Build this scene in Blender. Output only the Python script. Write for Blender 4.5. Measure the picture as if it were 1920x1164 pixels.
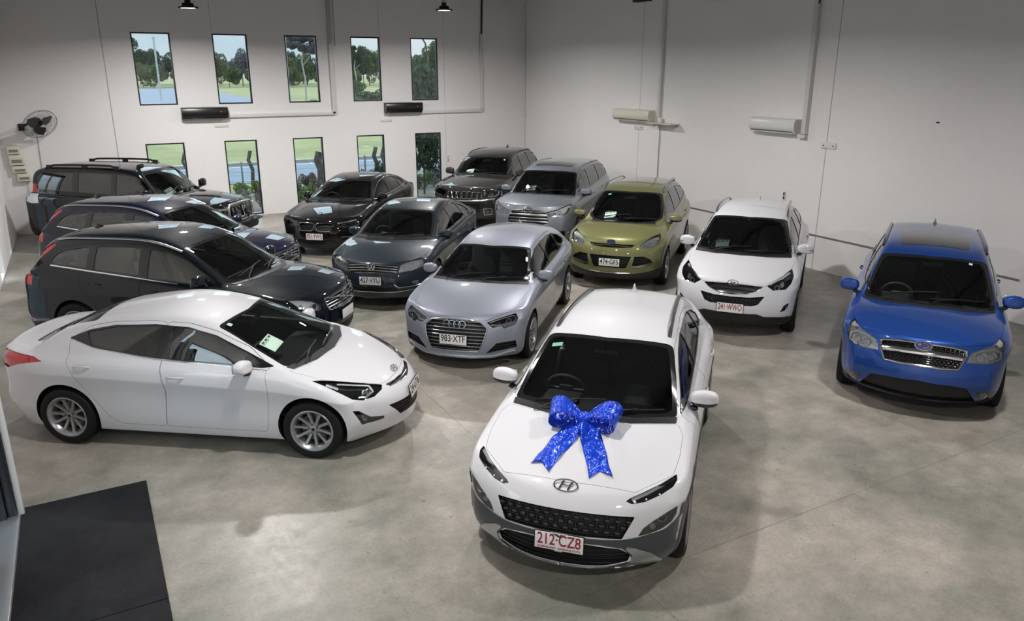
import bpy, bmesh, math, random
from math import pi, sin, cos, radians
from mathutils import Vector, Matrix
from mathutils.bvhtree import BVHTree
from mathutils.geometry import delaunay_2d_cdt

for o in list(bpy.data.objects):
    bpy.data.objects.remove(o)
SC = bpy.context.scene
TMP = SC.collection                       # short-lived helpers while shapes are being cut
COL = bpy.data.collections.new('showroom')
TMP.children.link(COL)
bpy.context.view_layer.layer_collection.children['showroom'].exclude = True   # switched back on at the end of the script
# ------------------------------------------------------------------ camera
CAM_H = 3.824
cam_data = bpy.data.cameras.new('camera')
cam = bpy.data.objects.new('camera', cam_data)
COL.objects.link(cam)
cam_data.sensor_fit = 'HORIZONTAL'
cam_data.sensor_width = 36.0
cam_data.lens = 36.0 * 1439.94 / 1920.0
cam_data.clip_start = 0.05
cam_data.clip_end = 2000
cam.location = (0, 0, CAM_H)
cam.rotation_euler = (radians(90 - 17.326), 0, radians(-28.928))
SC.camera = cam
# ------------------------------------------------------------------ colour management
SC.view_settings.view_transform = 'Standard'
SC.view_settings.look = 'None'
SC.view_settings.gamma = 1.0
SC.view_settings.use_curve_mapping = False
SC.view_settings.exposure = 0.0
# ------------------------------------------------------------------ world: thin cloud over pale blue, and a veiled sun
w = bpy.data.worlds.new('sky'); SC.world = w; w.use_nodes = True
_nt = w.node_tree; _bg = _nt.nodes['Background']
_tc = _nt.nodes.new('ShaderNodeTexCoord'); _n = _nt.nodes.new('ShaderNodeTexNoise'); _n.inputs['Scale'].default_value = 3.2; _n.inputs['Detail'].default_value = 7
_mp = _nt.nodes.new('ShaderNodeMapping'); _mp.inputs['Scale'].default_value = (1, 1, 3.5)
_r = _nt.nodes.new('ShaderNodeValToRGB'); _r.color_ramp.elements[0].position = .35; _r.color_ramp.elements[1].position = .62
_r.color_ramp.elements[0].color = (.50, .72, .88, 1); _r.color_ramp.elements[1].color = (.84, .93, .96, 1)
_nt.links.new(_tc.outputs['Generated'], _mp.inputs[0]); _nt.links.new(_mp.outputs[0], _n.inputs['Vector']); _nt.links.new(_n.outputs['Fac'], _r.inputs[0]); _nt.links.new(_r.outputs[0], _bg.inputs[0])
# cloud cover is brighter towards the zenith than near the horizon
_sx = _nt.nodes.new('ShaderNodeSeparateXYZ'); _nt.links.new(_tc.outputs['Generated'], _sx.inputs[0])
_mr = _nt.nodes.new('ShaderNodeMapRange'); _mr.inputs[1].default_value = .10; _mr.inputs[2].default_value = .42; _mr.inputs[3].default_value = .95; _mr.inputs[4].default_value = 4.4
_nt.links.new(_sx.outputs[2], _mr.inputs[0]); _nt.links.new(_mr.outputs[0], _bg.inputs['Strength'])
_l = bpy.data.lights.new('sun', 'SUN'); _l.energy = .5; _l.angle = radians(12); _l.color = (1, .97, .92)
_o = bpy.data.objects.new('sun', _l); COL.objects.link(_o); _o.rotation_euler = (radians(-38), radians(12), 0)
# ------------------------------------------------------------------ car body surface
ROWF = [0.0, .14, .36, .60, .82, 1.0]
YC = [0, .29, .56, .74, .88]
YBL = [0, .36, .86, .94, 1.0]
ROWW = [.905, .955, .972, .978, 1.0, .968]

def lerp(a, b, t): return a + (b - a) * t

def interp(tab, x):
    if x <= tab[0][0]: return tab[0][1]
    for (a, va), (b, vb) in zip(tab, tab[1:]):
        if x <= b: return va + (vb - va) * (x - a) / (b - a)
    return tab[-1][1]

def body_cage(S):
    """control cage of one car body from its spec; returns verts, faces, crease edges"""
    xa = S['WB'] / 2
    xf = xa + S['FO']
    xr = xf - S['L']
    W = S['W'] / 2
    zb = S.get('zb', .2)
    r = S['r']
    cowl, header, peak, rend, gbase, tail = (S[k] for k in ('cowl', 'header', 'peak', 'rend', 'gbase', 'tail'))
    hz, hdx = S['hood']
    ex = xf - hdx
    hm = S.get('hm', .5)                       # hood arch in the middle
    def hz_at(t):                              # height of the hood centre from the edge (0) to the cowl (1)
        return lerp(hz, cowl[1], t) + S.get('harch', .05) * 4 * t * (1 - t) * (1 - .35 * (t - .5))
    gm = ((rend[0] + gbase[0]) / 2, (rend[1] + gbase[1]) / 2 + S.get('gbulge', .03))
    wm = ((cowl[0] + header[0]) / 2, (cowl[1] + header[1]) / 2 + S.get('wbulge', .025))
    pm = S.get('mid', ((peak[0] + rend[0]) / 2, (peak[1] + rend[1]) / 2 + .02))
    T = [(ex, hz), (lerp(ex, cowl[0], .22), hz_at(.22)), (lerp(ex, cowl[0], .6), hz_at(.6)), cowl, wm, header, peak, pm, rend, gm, gbase, tail]
    XS = [None, xa + .40, xa, xa - .42, xa * .42, xa * .12, -xa * .17, -xa * .45, -xa + .42, -xa, -xa - .40, None]
    kind = ['h', 'h', 'h', 'c', 'w', 'r', 'r', 'r', 'r', 'w2', 'd', 'd']
    suv = S.get('suv', True)
    N = 12
    R = len(ROWF) - 1
    fb, rb = S.get('fbow', .26), S.get('rbow', .16)
    belt0, belt1 = S['belt']
    wbelt = S.get('wbelt', .885) * W
    wr0, wr1 = S['wr']
    nosew, tailw = S.get('nosew', .84), S.get('tailw', .86)
    def planw(x):                              # half width of the widest row along x
        t = (x - 0) / xf if x > 0 else (x / xr)
        k = S.get('ftaper', .05) if x > 0 else S.get('rtaper', .05)
        w = W * (1 - k * max(0, t - .25) ** 2 / .5625)
        for ax in (xa, -xa):
            w += S.get('flare', .012) * math.exp(-((x - ax) / .36) ** 2)
        return min(w, W)
    def zsh(x):                                # shoulder height
        tabl = S.get('shz')
        if tabl: return interp(tabl, x)
        return 0
    crown = S.get('crown', .05)
    zf = zsh(ex - fb); zr_ = zsh(tail[0] + rb)
    P = {}
    for i in range(N):
        tx, tz = T[i]
        t = i / (N - 1)
        # side rows
        xs = XS[i]
        for rr in range(R + 1):
            f = ROWF[rr]
            if i == 0:
                z0 = lerp(zb, zf, f)
                x = xf - interp(S['face'], lerp(zb, hz, f)) - fb
                y = W * nosew * ROWW[rr] * (1 - S.get('ftuck', .0) * (1 - f))
            elif i == N - 1:
                z0 = lerp(zb, zr_, f)
                x = xr + interp(S['back'], z0) + rb
                y = W * tailw * ROWW[rr]
            else:
                z0 = lerp(zb, zsh(xs), f)
                x = xs
                w = S.get('roww', ROWW)[rr]
                y = planw(xs) * w
                if rr == R:
                    x = lerp(xs, tx, .25)
                if i == 1: x = min(x, P[(0, 6 + rr)].x - .11)
                if i == N - 2: x = max(x, xr + interp(S['back'], z0) + rb + .11)
                if i == 2 and rr == R: x = min(x, P[(1, 6 + rr)].x - .15)
            P[(i, 6 + rr)] = Vector((x, y, z0))
        # underside
        ysill = P[(i, 6)].y
        for c in range(6):
            fy = YC[c] if c < 5 else 1
            if c < 5:
                if i == 0:
                    x = xf - interp(S['face'], zb) - fb * fy ** 2.2
                elif i == N - 1:
                    x = xr + interp(S['back'], zb) + rb * fy ** 2.2
                else:
                    x = P[(i, 6)].x
                P[(i, c)] = Vector((x, ysill * fy, zb - (0 if i in (0, N - 1) else .01)))
        # top columns: 0 centre .. 4 belt
        wsd = P[(i, 6 + R)].y
        zs = P[(i, 6 + R)].z
        k = kind[i]
        if i == 0:
            for c in range(5):
                fy = YC[c]
                y = wsd * fy
                P[(i, 'T', c)] = Vector((ex - (ex - P[(0, 6 + R)].x) * fy ** 2.2, y, lerp(tz, zs, fy ** 3)))
        elif i == N - 1:
            for c in range(5):
                fy = YC[c]
                P[(i, 'T', c)] = Vector((tx + (P[(i, 6 + R)].x - tx) * fy ** 2.2, wsd * fy, lerp(tz, zs, fy ** 3)))
        else:
            bow = {'h': .10 + .1 * (i == 1), 'c': S.get('cbow', .17), 'w': .13, 'r': .0, 'w2': -.06, 'd': -.1}[k]
            if i == 5: bow = S.get('hbow', .08)
            if i == 8: bow = -.05
            if i == 10 and suv: bow = -.07
            tb = i
            bz = lerp(belt0, belt1, min(1, max(0, (cowl[0] - tx) / (cowl[0] - rend[0]))))
            if k in ('h', 'c'):
                ysc = YC
                for c in range(5):
                    y = wsd * ysc[c]
                    if k == 'c':
                        y = YBL[c] * wbelt
                        if c == 4: y = wbelt
                    z = tz - crown * (y / wsd) ** 2 + (S.get('ridge', .0) if c == 2 else 0)
                    if k == 'h': z = lerp(z, zs, (y / wsd) ** 6)
                    if k == 'c': z = tz - (tz - belt0) * (y / wbelt) ** 2
                    P[(i, 'T', c)] = Vector((tx - bow * (y / wsd) ** 2, y, z))
            elif k == 'd' and not suv:
                for c in range(5):
                    y = (YC[c] * wsd) if i != 10 else YBL[c] * wbelt
                    z = tz - .03 * (y / wsd) ** 2
                    z = lerp(z, zs, (y / wsd) ** 5 * .6)
                    P[(i, 'T', c)] = Vector((tx - bow * (y / wsd) ** 2, y, z))
            else:
                yr = lerp(wr0, wr1, min(1, max(0, (header[0] - tx) / (header[0] - rend[0]))))
                zr = tz - S.get('rcrown', .05)
                wbx = wbelt
                if tx < rend[0] - .02: wbx = wbelt - S.get('bend', .03)
                if k == 'w':
                    yr = lerp(.86 * wbelt, wr0, .5)
                    zr = tz - .03
                if k == 'w2':
                    yr = lerp(wr1, wbelt * .86, .5); zr = tz - .02
                if k == 'd':                     # lower edge of a hatch window
                    yr = wbelt * .86; zr = tz; bz = tz - .02
                rw_ = S.get('rwide', 0) * (0 if i < 8 else 1)
                wbx += rw_; yr += rw_ * .6
                bx = tx - bow
                if k == 'w': bx -= .02
                P[(i, 'T', 4)] = Vector((bx if k != 'w2' or suv else tx + .1, wbx, bz))
                P[(i, 'T', 3)] = Vector((tx - bow * .9, lerp(wbx, yr, .5) + (.018 if k != 'd' else 0), lerp(bz, zr, .55)))
                P[(i, 'T', 2)] = Vector((tx - bow * .8, yr, zr))
                P[(i, 'T', 1)] = Vector((tx - bow * .25, yr * .55, tz - (tz - zr) * .28))
                P[(i, 'T', 0)] = Vector((tx, 0, tz))
    keys = [6 + rr for rr in range(R + 1)] + [('T', c) for c in range(5)] + list(range(5))
    for kk in keys:
        g = (lambda i: (i, kk)) if not isinstance(kk, tuple) else (lambda i: (i, 'T', kk[1]))
        for i in (1, 2, 3):
            P[g(i)].x = min(P[g(i)].x, P[g(i - 1)].x - .09)
        for i in (10, 9, 8):
            P[g(i)].x = max(P[g(i)].x, P[g(i + 1)].x + (.09 if i < 10 or not suv else .05))
    verts = []; idx = {}
    def V(key, v):
        if key not in idx:
            idx[key] = len(verts); verts.append(v)
        return idx[key]
    KT = 6 + R + 1
    order = [('b', c) for c in range(5)] + [('s', rr) for rr in range(R + 1)] + [('t', c) for c in (4, 3, 2, 1, 0)]
    # column list per station
    cols = []
    for i in range(N):
        line = []
        for c in range(5): line.append(V(('b', i, c), P[(i, c)]))
        for rr in range(R + 1): line.append(V(('s', i, rr), P[(i, 6 + rr)]))
        for c in (4, 3, 2, 1, 0): line.append(V(('t', i, c), P[(i, 'T', c)]))
        cols.append(line)
    faces = []
    K = len(cols[0])
    for i in range(N - 1):
        for kk in range(K - 1):
            faces.append((cols[i][kk], cols[i + 1][kk], cols[i + 1][kk + 1], cols[i][kk + 1]))
    # caps
    for end in (0, N - 1):
        g = {}
        for c in range(6):
            for rr in range(R + 1):
                if c == 5: g[(rr, c)] = cols[end][5 + rr]
                elif rr == 0: g[(rr, c)] = cols[end][c]
                elif rr == R: g[(rr, c)] = cols[end][K - 1 - c]
                else:
                    fy = YC[c]
                    e = P[(end, 6 + rr)]
                    y = e.y * fy
                    if end == 0:
                        z = lerp(zb, lerp(hz, zf, fy ** 3), ROWF[rr])
                        x = xf - interp(S['face'], lerp(zb, hz, ROWF[rr])) - fb * fy ** 2.2
                    else:
                        zc = lerp(zb, lerp(tail[1], zr_, fy ** 3), ROWF[rr])
                        x = xr + interp(S['back'], zc) + rb * fy ** 2.2
                        z = zc
                    g[(rr, c)] = V(('cap', end, rr, c), Vector((x, y, z)))
        for rr in range(R):
            for c in range(5):
                q = (g[(rr, c)], g[(rr, c + 1)], g[(rr + 1, c + 1)], g[(rr + 1, c)])
                faces.append(q if end == 0 else q[::-1])
    # mirror
    n = len(verts)
    mir = {}
    for a in range(n):
        v = verts[a]
        if abs(v.y) < 1e-6: mir[a] = a
        else:
            mir[a] = len(verts); verts.append(Vector((v.x, -v.y, v.z)))
    faces2 = [tuple(mir[a] for a in f)[::-1] for f in faces]
    cre = {}
    def cr(a, b, w):
        cre[tuple(sorted((a, b)))] = w
        cre[tuple(sorted((mir[a], mir[b])))] = w
    tcol = {4: 11, 3: 12, 2: 13, 1: 14, 0: 15}
    for c0, c1 in ((4, 3), (3, 2), (2, 1), (1, 0)):
        cr(cols[3][tcol[c0]], cols[3][tcol[c1]], S.get('ccr', .7))
        cr(cols[5][tcol[c0]], cols[5][tcol[c1]], .25)
        if c0 < 4:
            cr(cols[10][tcol[c0]], cols[10][tcol[c1]], .4)
    for i in range(3, 10):
        cr(cols[i][11], cols[i + 1][11], S.get('bcr', .6))
        if i > 3: cr(cols[i][13], cols[i + 1][13], .3)
    for i in range(0, 11):
        cr(cols[i][9], cols[i + 1][9], S.get('wcr', .6))
        cr(cols[i][5], cols[i + 1][5], .5)
    for c in range(4):
        cr(cols[0][15 - c], cols[0][14 - c], S.get('hcr', .35))
        cr(cols[11][15 - c], cols[11][14 - c], S.get('tcr', .5))
    return verts, faces + faces2, cre

def mesh_from(name, verts, faces):
    me = bpy.data.meshes.new(name)
    me.from_pydata([tuple(v) for v in verts], [], [tuple(f) for f in faces])
    me.update()
    return me

def evaluated(o):
    dg = bpy.context.evaluated_depsgraph_get()
    me = bpy.data.meshes.new_from_object(o.evaluated_get(dg), depsgraph=dg)
    return me

def body_mesh(S, level=3):
    verts, faces, cre = body_cage(S)
    target = [v.copy() for v in verts]
    for it in range(3):
        me = mesh_from('cage', verts, faces)
        bm = bmesh.new(); bm.from_mesh(me)
        lay = bm.edges.layers.float.new('crease_edge')
        for e in bm.edges:
            k = tuple(sorted((e.verts[0].index, e.verts[1].index)))
            if k in cre: e[lay] = cre[k]
        if it == 0: bmesh.ops.recalc_face_normals(bm, faces=bm.faces)
        bmesh.ops.recalc_face_normals(bm, faces=bm.faces)
        bm.to_mesh(me); bm.free()
        o = bpy.data.objects.new('tmp', me); TMP.objects.link(o)
        m = o.modifiers.new('s', 'SUBSURF'); m.levels = 2 if it < 2 else level; m.render_levels = m.levels
        m.boundary_smooth = 'ALL'
        ev = evaluated(o)
        bpy.data.objects.remove(o)
        if it < 2:
            for a in range(len(verts)):
                verts[a] = verts[a] + (target[a] - ev.vertices[a].co) * S.get('comp', .75)
            bpy.data.meshes.remove(ev)
    return ev
# ------------------------------------------------------------------ materials
MATS = {}
def mat(name, col=(.5, .5, .5), rough=.5, metal=0.0, coat=0.0, spec=.5, emit=None, es=0.0, croug=.03):
    if name in MATS: return MATS[name]
    m = bpy.data.materials.new(name); m.use_nodes = True
    b = m.node_tree.nodes['Principled BSDF']
    b.inputs['Base Color'].default_value = (*col, 1)
    b.inputs['Roughness'].default_value = rough
    b.inputs['Metallic'].default_value = metal
    b.inputs['Coat Weight'].default_value = coat
    b.inputs['Coat Roughness'].default_value = croug
    b.inputs['Specular IOR Level'].default_value = spec
    if emit:
        b.inputs['Emission Color'].default_value = (*emit, 1)
        b.inputs['Emission Strength'].default_value = es
    MATS[name] = m
    return m

def glassmat(name, tint, f0=.05, power=1.0):
    """thin pane: tinted transmission plus a mirror reflection that grows at grazing angles"""
    if name in MATS: return MATS[name]
    m = bpy.data.materials.new(name); m.use_nodes = True
    nt = m.node_tree; nt.nodes.clear()
    out = nt.nodes.new('ShaderNodeOutputMaterial')
    tr = nt.nodes.new('ShaderNodeBsdfTransparent'); tr.inputs[0].default_value = (*tint, 1)
    gl = nt.nodes.new('ShaderNodeBsdfGlossy'); gl.inputs['Roughness'].default_value = .01
    gl.inputs['Color'].default_value = (.90, 1, .96, 1) if name == 'windscreen_glass' else (1, 1, 1, 1)
    fr = nt.nodes.new('ShaderNodeFresnel'); fr.inputs['IOR'].default_value = 1.95
    mx = nt.nodes.new('ShaderNodeMixShader')
    nt.links.new(fr.outputs[0], mx.inputs[0]); nt.links.new(tr.outputs[0], mx.inputs[1])
    nt.links.new(gl.outputs[0], mx.inputs[2]); nt.links.new(mx.outputs[0], out.inputs[0])
    MATS[name] = m
    return m

def paint(name, col, metal=0.0, rough=.4, flake=0.0):
    if name in MATS: return MATS[name]
    m = mat(name, col, rough, metal, 1.0, .15 if metal else .04 if max(col) < .1 else .3)
    if flake:
        nt = m.node_tree; b = nt.nodes['Principled BSDF']
        tc = nt.nodes.new('ShaderNodeTexCoord'); vo = nt.nodes.new('ShaderNodeTexVoronoi'); vo.inputs['Scale'].default_value = 900
        mr = nt.nodes.new('ShaderNodeMapRange'); mr.inputs[3].default_value = rough - flake; mr.inputs[4].default_value = rough + flake
        nt.links.new(tc.outputs['Object'], vo.inputs['Vector']); nt.links.new(vo.outputs['Color'], mr.inputs[0])
        nt.links.new(mr.outputs[0], b.inputs['Roughness'])
    return m

BLACKG = mat('black_gloss_plastic', (.012, .012, .013), .12, 0, .5)
BLACKP = mat('black_plastic', (.014, .014, .015), .5, 0, 0, .3)
DARKIN = mat('cabin_trim', (.018, .018, .02), .6)
SEATM = mat('dark_seat_cloth', (.03, .03, .033), .8)
BEIGE = mat('beige_leather', (.72, .63, .46), .6)
RUBBER = mat('tyre_rubber', (.007, .007, .0075), .65, 0, 0, .25)
CHROME = mat('chrome', (.80, .80, .82), .08, 1.0)
SATIN = mat('satin_silver', (.52, .53, .55), .28, 1.0)
ALLOY = mat('alloy_silver', (.36, .36, .37), .3, .8)
ALLOYD = mat('dark_alloy', (.16, .16, .17), .3, .9)
DISCM = mat('brake_steel', (.22, .22, .22), .35, 1.0)
GREYP = mat('grey_cladding', (.045, .052, .058), .4, .2, .15)
REFL = mat('lamp_reflector', (.80, .81, .83), .16, .45, .6)
LAMPW = mat('lamp_white', (.75, .77, .78), .25, 0, .6)
LAMPG = mat('lamp_grey', (.13, .135, .14), .25, .4, .6)
AMBER = mat('amber_lens', (.60, .20, .07), .25, 0, .6)
REDL = mat('red_lens', (.50, .012, .014), .2, 0, .6)
PLATEW = mat('plate_white', (.72, .70, .70), .4)
PLATER = mat('plate_maroon', (.22, .02, .04), .5)
PLATEK = mat('plate_black', (.03, .03, .03), .5)
PAPER = mat('paper_white', (.75, .80, .76), .7)
PAPERG = mat('paper_print', (.10, .13, .12), .7)
STICK = mat('sticker_green', (.35, .6, .5), .6)
WSG = glassmat('windscreen_glass', (.86, .93, .89))
SDG = glassmat('side_glass', (.62, .68, .66))
PRG = glassmat('privacy_glass', (.10, .11, .11))
LENS = glassmat('lamp_cover', (.92, .94, .95))

# ------------------------------------------------------------------ mesh helpers
class MB:
    def __init__(self): self.v = []; self.f = []; self.m = []
    def add(self, verts, faces, mi=0, M=None):
        n = len(self.v)
        self.v += [(M @ Vector(v)) if M else Vector(v) for v in verts]
        self.f += [tuple(i + n for i in f) for f in faces]
        self.m += [mi] * len(faces)
        return self
    def box(self, c, s, mi=0, bev=0, M=None, seg=2):
        bm = bmesh.new(); bmesh.ops.create_cube(bm, size=1)
        for v in bm.verts: v.co = Vector((v.co.x * s[0] + c[0], v.co.y * s[1] + c[1], v.co.z * s[2] + c[2]))
        if bev: bmesh.ops.bevel(bm, geom=bm.edges[:], offset=bev, segments=seg, affect='EDGES', profile=.5)
        bm.verts.index_update()
        self.add([v.co.copy() for v in bm.verts], [[v.index for v in f.verts] for f in bm.faces], mi, M)
        bm.free(); return self
    def lathe(self, prof, n=32, mi=0, M=None, closed=True):
        """profile (r, h) spun about local z"""
        vs = []; fs = []
        for k in range(n):
            a = 2 * pi * k / n
            for r, h in prof: vs.append((r * cos(a), r * sin(a), h))
        L = len(prof)
        for k in range(n):
            for j in range(L - 1):
                a, b = k * L + j, ((k + 1) % n) * L + j
                fs.append((a, b, b + 1, a + 1))
        self.add(vs, fs, mi, M); return self
    def tube(self, pts, w, h=None, normals=None, mi=0, n=8, closed=False, square=False):
        """section w (sideways) x h (along the normal) along a polyline"""
        h = h or w
        P = [Vector(p) for p in pts]; L = len(P); vs = []; fs = []
        for i in range(L):
            if closed: t = P[(i + 1) % L] - P[i - 1]
            else: t = P[min(i + 1, L - 1)] - P[max(i - 1, 0)]
            if t.length < 1e-9: t = Vector((1, 0, 0))
            t.normalize()
            N = Vector(normals[i]) if normals else (Vector((0, 0, 1)) if abs(t.z) < .95 else Vector((1, 0, 0)))
            S = t.cross(N); S.normalize(); N = S.cross(t)
            for k in range(n):
                a = 2 * pi * (k + .5) / n
                ca, sa = cos(a), sin(a)
                if square:
                    q = max(abs(ca), abs(sa)); ca /= q; sa /= q
                vs.append(P[i] + S * (ca * w / 2) + N * (sa * h / 2))
        for i in range(L if closed else L - 1):
            for k in range(n):
                a = i * n + k; b = i * n + (k + 1) % n; c = ((i + 1) % L) * n + (k + 1) % n; d = ((i + 1) % L) * n + k
                fs.append((a, b, c, d))
        if not closed:
            fs.append(tuple(range(n))[::-1]); fs.append(tuple((L - 1) * n + k for k in range(n)))
        self.add(vs, fs, mi); return self
    def ball(self, c, s, mi=0, M=None, seg=16):
        bm = bmesh.new(); bmesh.ops.create_uvsphere(bm, u_segments=seg, v_segments=seg // 2, radius=1)
        bm.verts.index_update()
        self.add([(v.co.x * s[0] + c[0], v.co.y * s[1] + c[1], v.co.z * s[2] + c[2]) for v in bm.verts], [[v.index for v in f.verts] for f in bm.faces], mi, M)
        bm.free(); return self
    def mesh(self, name, mats, sharp=35, fix=True):
        me = bpy.data.meshes.new(name)
        me.from_pydata([tuple(v) for v in self.v], [], self.f)
        me.polygons.foreach_set('material_index', self.m)
        for m in (mats if isinstance(mats, (list, tuple)) else [mats]): me.materials.append(m)
        if fix:
            bm = bmesh.new(); bm.from_mesh(me)
            bmesh.ops.recalc_face_normals(bm, faces=bm.faces)
            bm.to_mesh(me); bm.free()
        smooth(me, sharp)
        return me
    def obj(self, name, mats, parent=None, sharp=35, fix=True, **tags):
        return link(name, self.mesh(name, mats, sharp, fix), parent, **tags)

def smooth(me, ang=35):
    me.polygons.foreach_set('use_smooth', [True] * len(me.polygons))
    me.set_sharp_from_angle(angle=radians(ang)); me.update()

def link(name, me, parent=None, loc=None, rot=None, **tags):
    o = bpy.data.objects.new(name, me); COL.objects.link(o)
    if parent: o.parent = parent
    if loc is not None: o.location = loc
    if rot is not None: o.rotation_euler = rot
    for k, v in tags.items(): o[k] = v
    return o

def thing(name, label, cat, loc=(0, 0, 0), rz=0, group=None):
    o = bpy.data.objects.new(name, None); COL.objects.link(o)
    o.empty_display_size = .2
    o.location = loc; o.rotation_euler = (0, 0, rz); o['label'] = label; o['category'] = cat
    if group: o['group'] = group
    return o

def text_mesh(s, size, mats, bold=.0, ext=.001):
    cu = bpy.data.curves.new('t', 'FONT'); cu.body = s; cu.size = size
    cu.align_x = 'CENTER'; cu.align_y = 'CENTER'; cu.extrude = ext; cu.offset = bold
    o = bpy.data.objects.new('t', cu); TMP.objects.link(o)
    me = evaluated(o); bpy.data.objects.remove(o)
    me.materials.clear()
    me.materials.append(mats)
    return me

# ------------------------------------------------------------------ regions of the body surface
def newell(P):
    n = Vector((0, 0, 0))
    for i in range(len(P)):
        a, b = P[i], P[(i + 1) % len(P)]
        n += Vector(((a.y - b.y) * (a.z + b.z), (a.z - b.z) * (a.x + b.x), (a.x - b.x) * (a.y + b.y)))
    n.normalize(); return n

def rnd(P, r):
    """round the corners of a closed outline"""
    out = []
    L = len(P)
    for i in range(L):
        a, b, c = P[i - 1], P[i], P[(i + 1) % L]
        ra = min(r, (a - b).length * .45); rc = min(r, (c - b).length * .45)
        p = b + (a - b).normalized() * ra; q = b + (c - b).normalized() * rc
        for t in (0, .25, .5, .75, 1):
            out.append(p * (1 - t) ** 2 + b * 2 * t * (1 - t) + q * t * t)
    return out

def inpoly(p, poly):
    x, y = p; c = False
    for i in range(len(poly)):
        x0, y0 = poly[i - 1]; x1, y1 = poly[i]
        if (y0 > y) != (y1 > y) and x < (x1 - x0) * (y - y0) / (y1 - y0) + x0: c = not c
    return c

class Reg: pass

def region(B, pts, res=.035, r=.02, n=None, holes=(), grow=0.0, hole_r=.02):
    R = Reg()
    P = [Vector(p) for p in pts]
    c = sum(P, Vector()) / len(P)
    if n is None:
        n = newell(P)
        if n.dot(c - Vector((c.x * .6, 0, .55))) < 0: n = -n
    n = Vector(n).normalized()
    up = Vector((0, 0, 1)) if abs(n.z) < .9 else Vector((1 if n.z > 0 else -1, 0, 0))
    u = up.cross(n).normalized(); v = n.cross(u)
    R.n, R.u, R.v, R.c = n, u, v, c
    R.to2 = lambda p: ((p - c).dot(u), (p - c).dot(v))
    def outline(Q, r, g):
        Q = [Vector(q) for q in Q]
        if r: Q = rnd(Q, r)
        q2 = [R.to2(q) for q in Q]
        if g:
            area = sum(q2[i - 1][0] * q2[i][1] - q2[i][0] * q2[i - 1][1] for i in range(len(q2)))
            s = 1 if area > 0 else -1
            o = []
            for i in range(len(q2)):
                a, b, d = Vector(q2[i - 1]), Vector(q2[i]), Vector(q2[(i + 1) % len(q2)])
                t = (b - a).normalized() + (d - b).normalized()
                if t.length < 1e-6: t = Vector((1, 0))
                t.normalize()
                o.append(tuple(b + Vector((t.y, -t.x)) * s * g))
            if g < 0:
                def dist(p):
                    m = 9
                    for i in range(len(q2)):
                        a, b = Vector(q2[i - 1]), Vector(q2[i]); ab = b - a
                        if ab.length < 1e-7: continue
                        t = max(0, min(1, (Vector(p) - a).dot(ab) / ab.dot(ab))); m = min(m, (Vector(p) - a - ab * t).length)
                    return m
                k = [p for p in o if inpoly(p, q2) and dist(p) > -g * .93]
                if len(k) > 3: o = k
            q2 = o
        out = []
        for i in range(len(q2)):
            a, b = Vector(q2[i]), Vector(q2[(i + 1) % len(q2)])
            k = max(1, int((b - a).length / res))
            if (b - a).length < 1e-4: continue
            for j in range(k): out.append(tuple(a.lerp(b, j / k)))
        return out
    loops = [outline(P, r, grow)] + [outline(h, hole_r, 0) for h in holes]
    R.loop2 = loops[0]
    V2 = []; E = []
    for lp in loops:
        s = len(V2); V2 += lp
        E += [(s + i, s + (i + 1) % len(lp)) for i in range(len(lp))]
    x0 = min(p[0] for p in loops[0]); x1 = max(p[0] for p in loops[0])
    y0 = min(p[1] for p in loops[0]); y1 = max(p[1] for p in loops[0])
    R.bb = (x0, x1, y0, y1)
    nb = len(V2)
    x = x0 + res / 2; k = 0
    while x < x1:
        y = y0 + res / 2 + (res / 2 if k % 2 else 0)
        while y < y1:
            if inpoly((x, y), loops[0]) and not any(inpoly((x, y), h) for h in loops[1:]):
                if min((x - q[0]) ** 2 + (y - q[1]) ** 2 for q in V2[:nb]) > (res * .45) ** 2: V2.append((x, y))
            y += res
        x += res; k += 1
    o = delaunay_2d_cdt([Vector(p) for p in V2], E, [], 0, 1e-5)
    vs, fs = o[0], o[2]
    tris = []
    for f in fs:
        cx = sum(vs[i][0] for i in f) / len(f); cy = sum(vs[i][1] for i in f) / len(f)
        if inpoly((cx, cy), loops[0]) and not any(inpoly((cx, cy), h) for h in loops[1:]): tris.append(tuple(f))
    used = sorted({i for f in tris for i in f}); mp = {a: b for b, a in enumerate(used)}
    R.tris = [tuple(mp[i] for i in f) for f in tris]
    R.uv = [tuple(vs[i]) for i in used]
    R.cast = lambda q: cast(B, c + u * q[0] + v * q[1], n)
    H = [R.cast(q) for q in R.uv]
    R.P = [h[0] for h in H]; R.N = [h[1] for h in H]
    cnt = {}
    for f in R.tris:
        for a, b in ((f[0], f[1]), (f[1], f[2]), (f[2], f[0])):
            cnt[(a, b)] = 1
    R.bd = [(a, b) for (a, b) in cnt if (b, a) not in cnt]
    return R

def cast(B, p, n):
    h = B.ray_cast(p + n * .7, -n, 1.6)
    if h[0] is None:
        q = B.find_nearest(p)
        return q[0], q[1]
    N = h[1]
    return h[0], (N if N.dot(n) > 0 else -N)

def thick(R, out, depth, mi=1, nrm=False):
    """closed solid that follows the surface, from +out to -depth"""
    mb = MB(); k = len(R.P)
    D = R.N if nrm else [R.n] * k
    top = [p + d * out for p, d in zip(R.P, D)]
    bot = [p - d * depth for p, d in zip(R.P, D)]
    mb.add(top + bot, [f for f in R.tris] + [(f[2] + k, f[1] + k, f[0] + k) for f in R.tris] + [(b, a, a + k, b + k) for a, b in R.bd], mi)
    return mb

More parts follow.
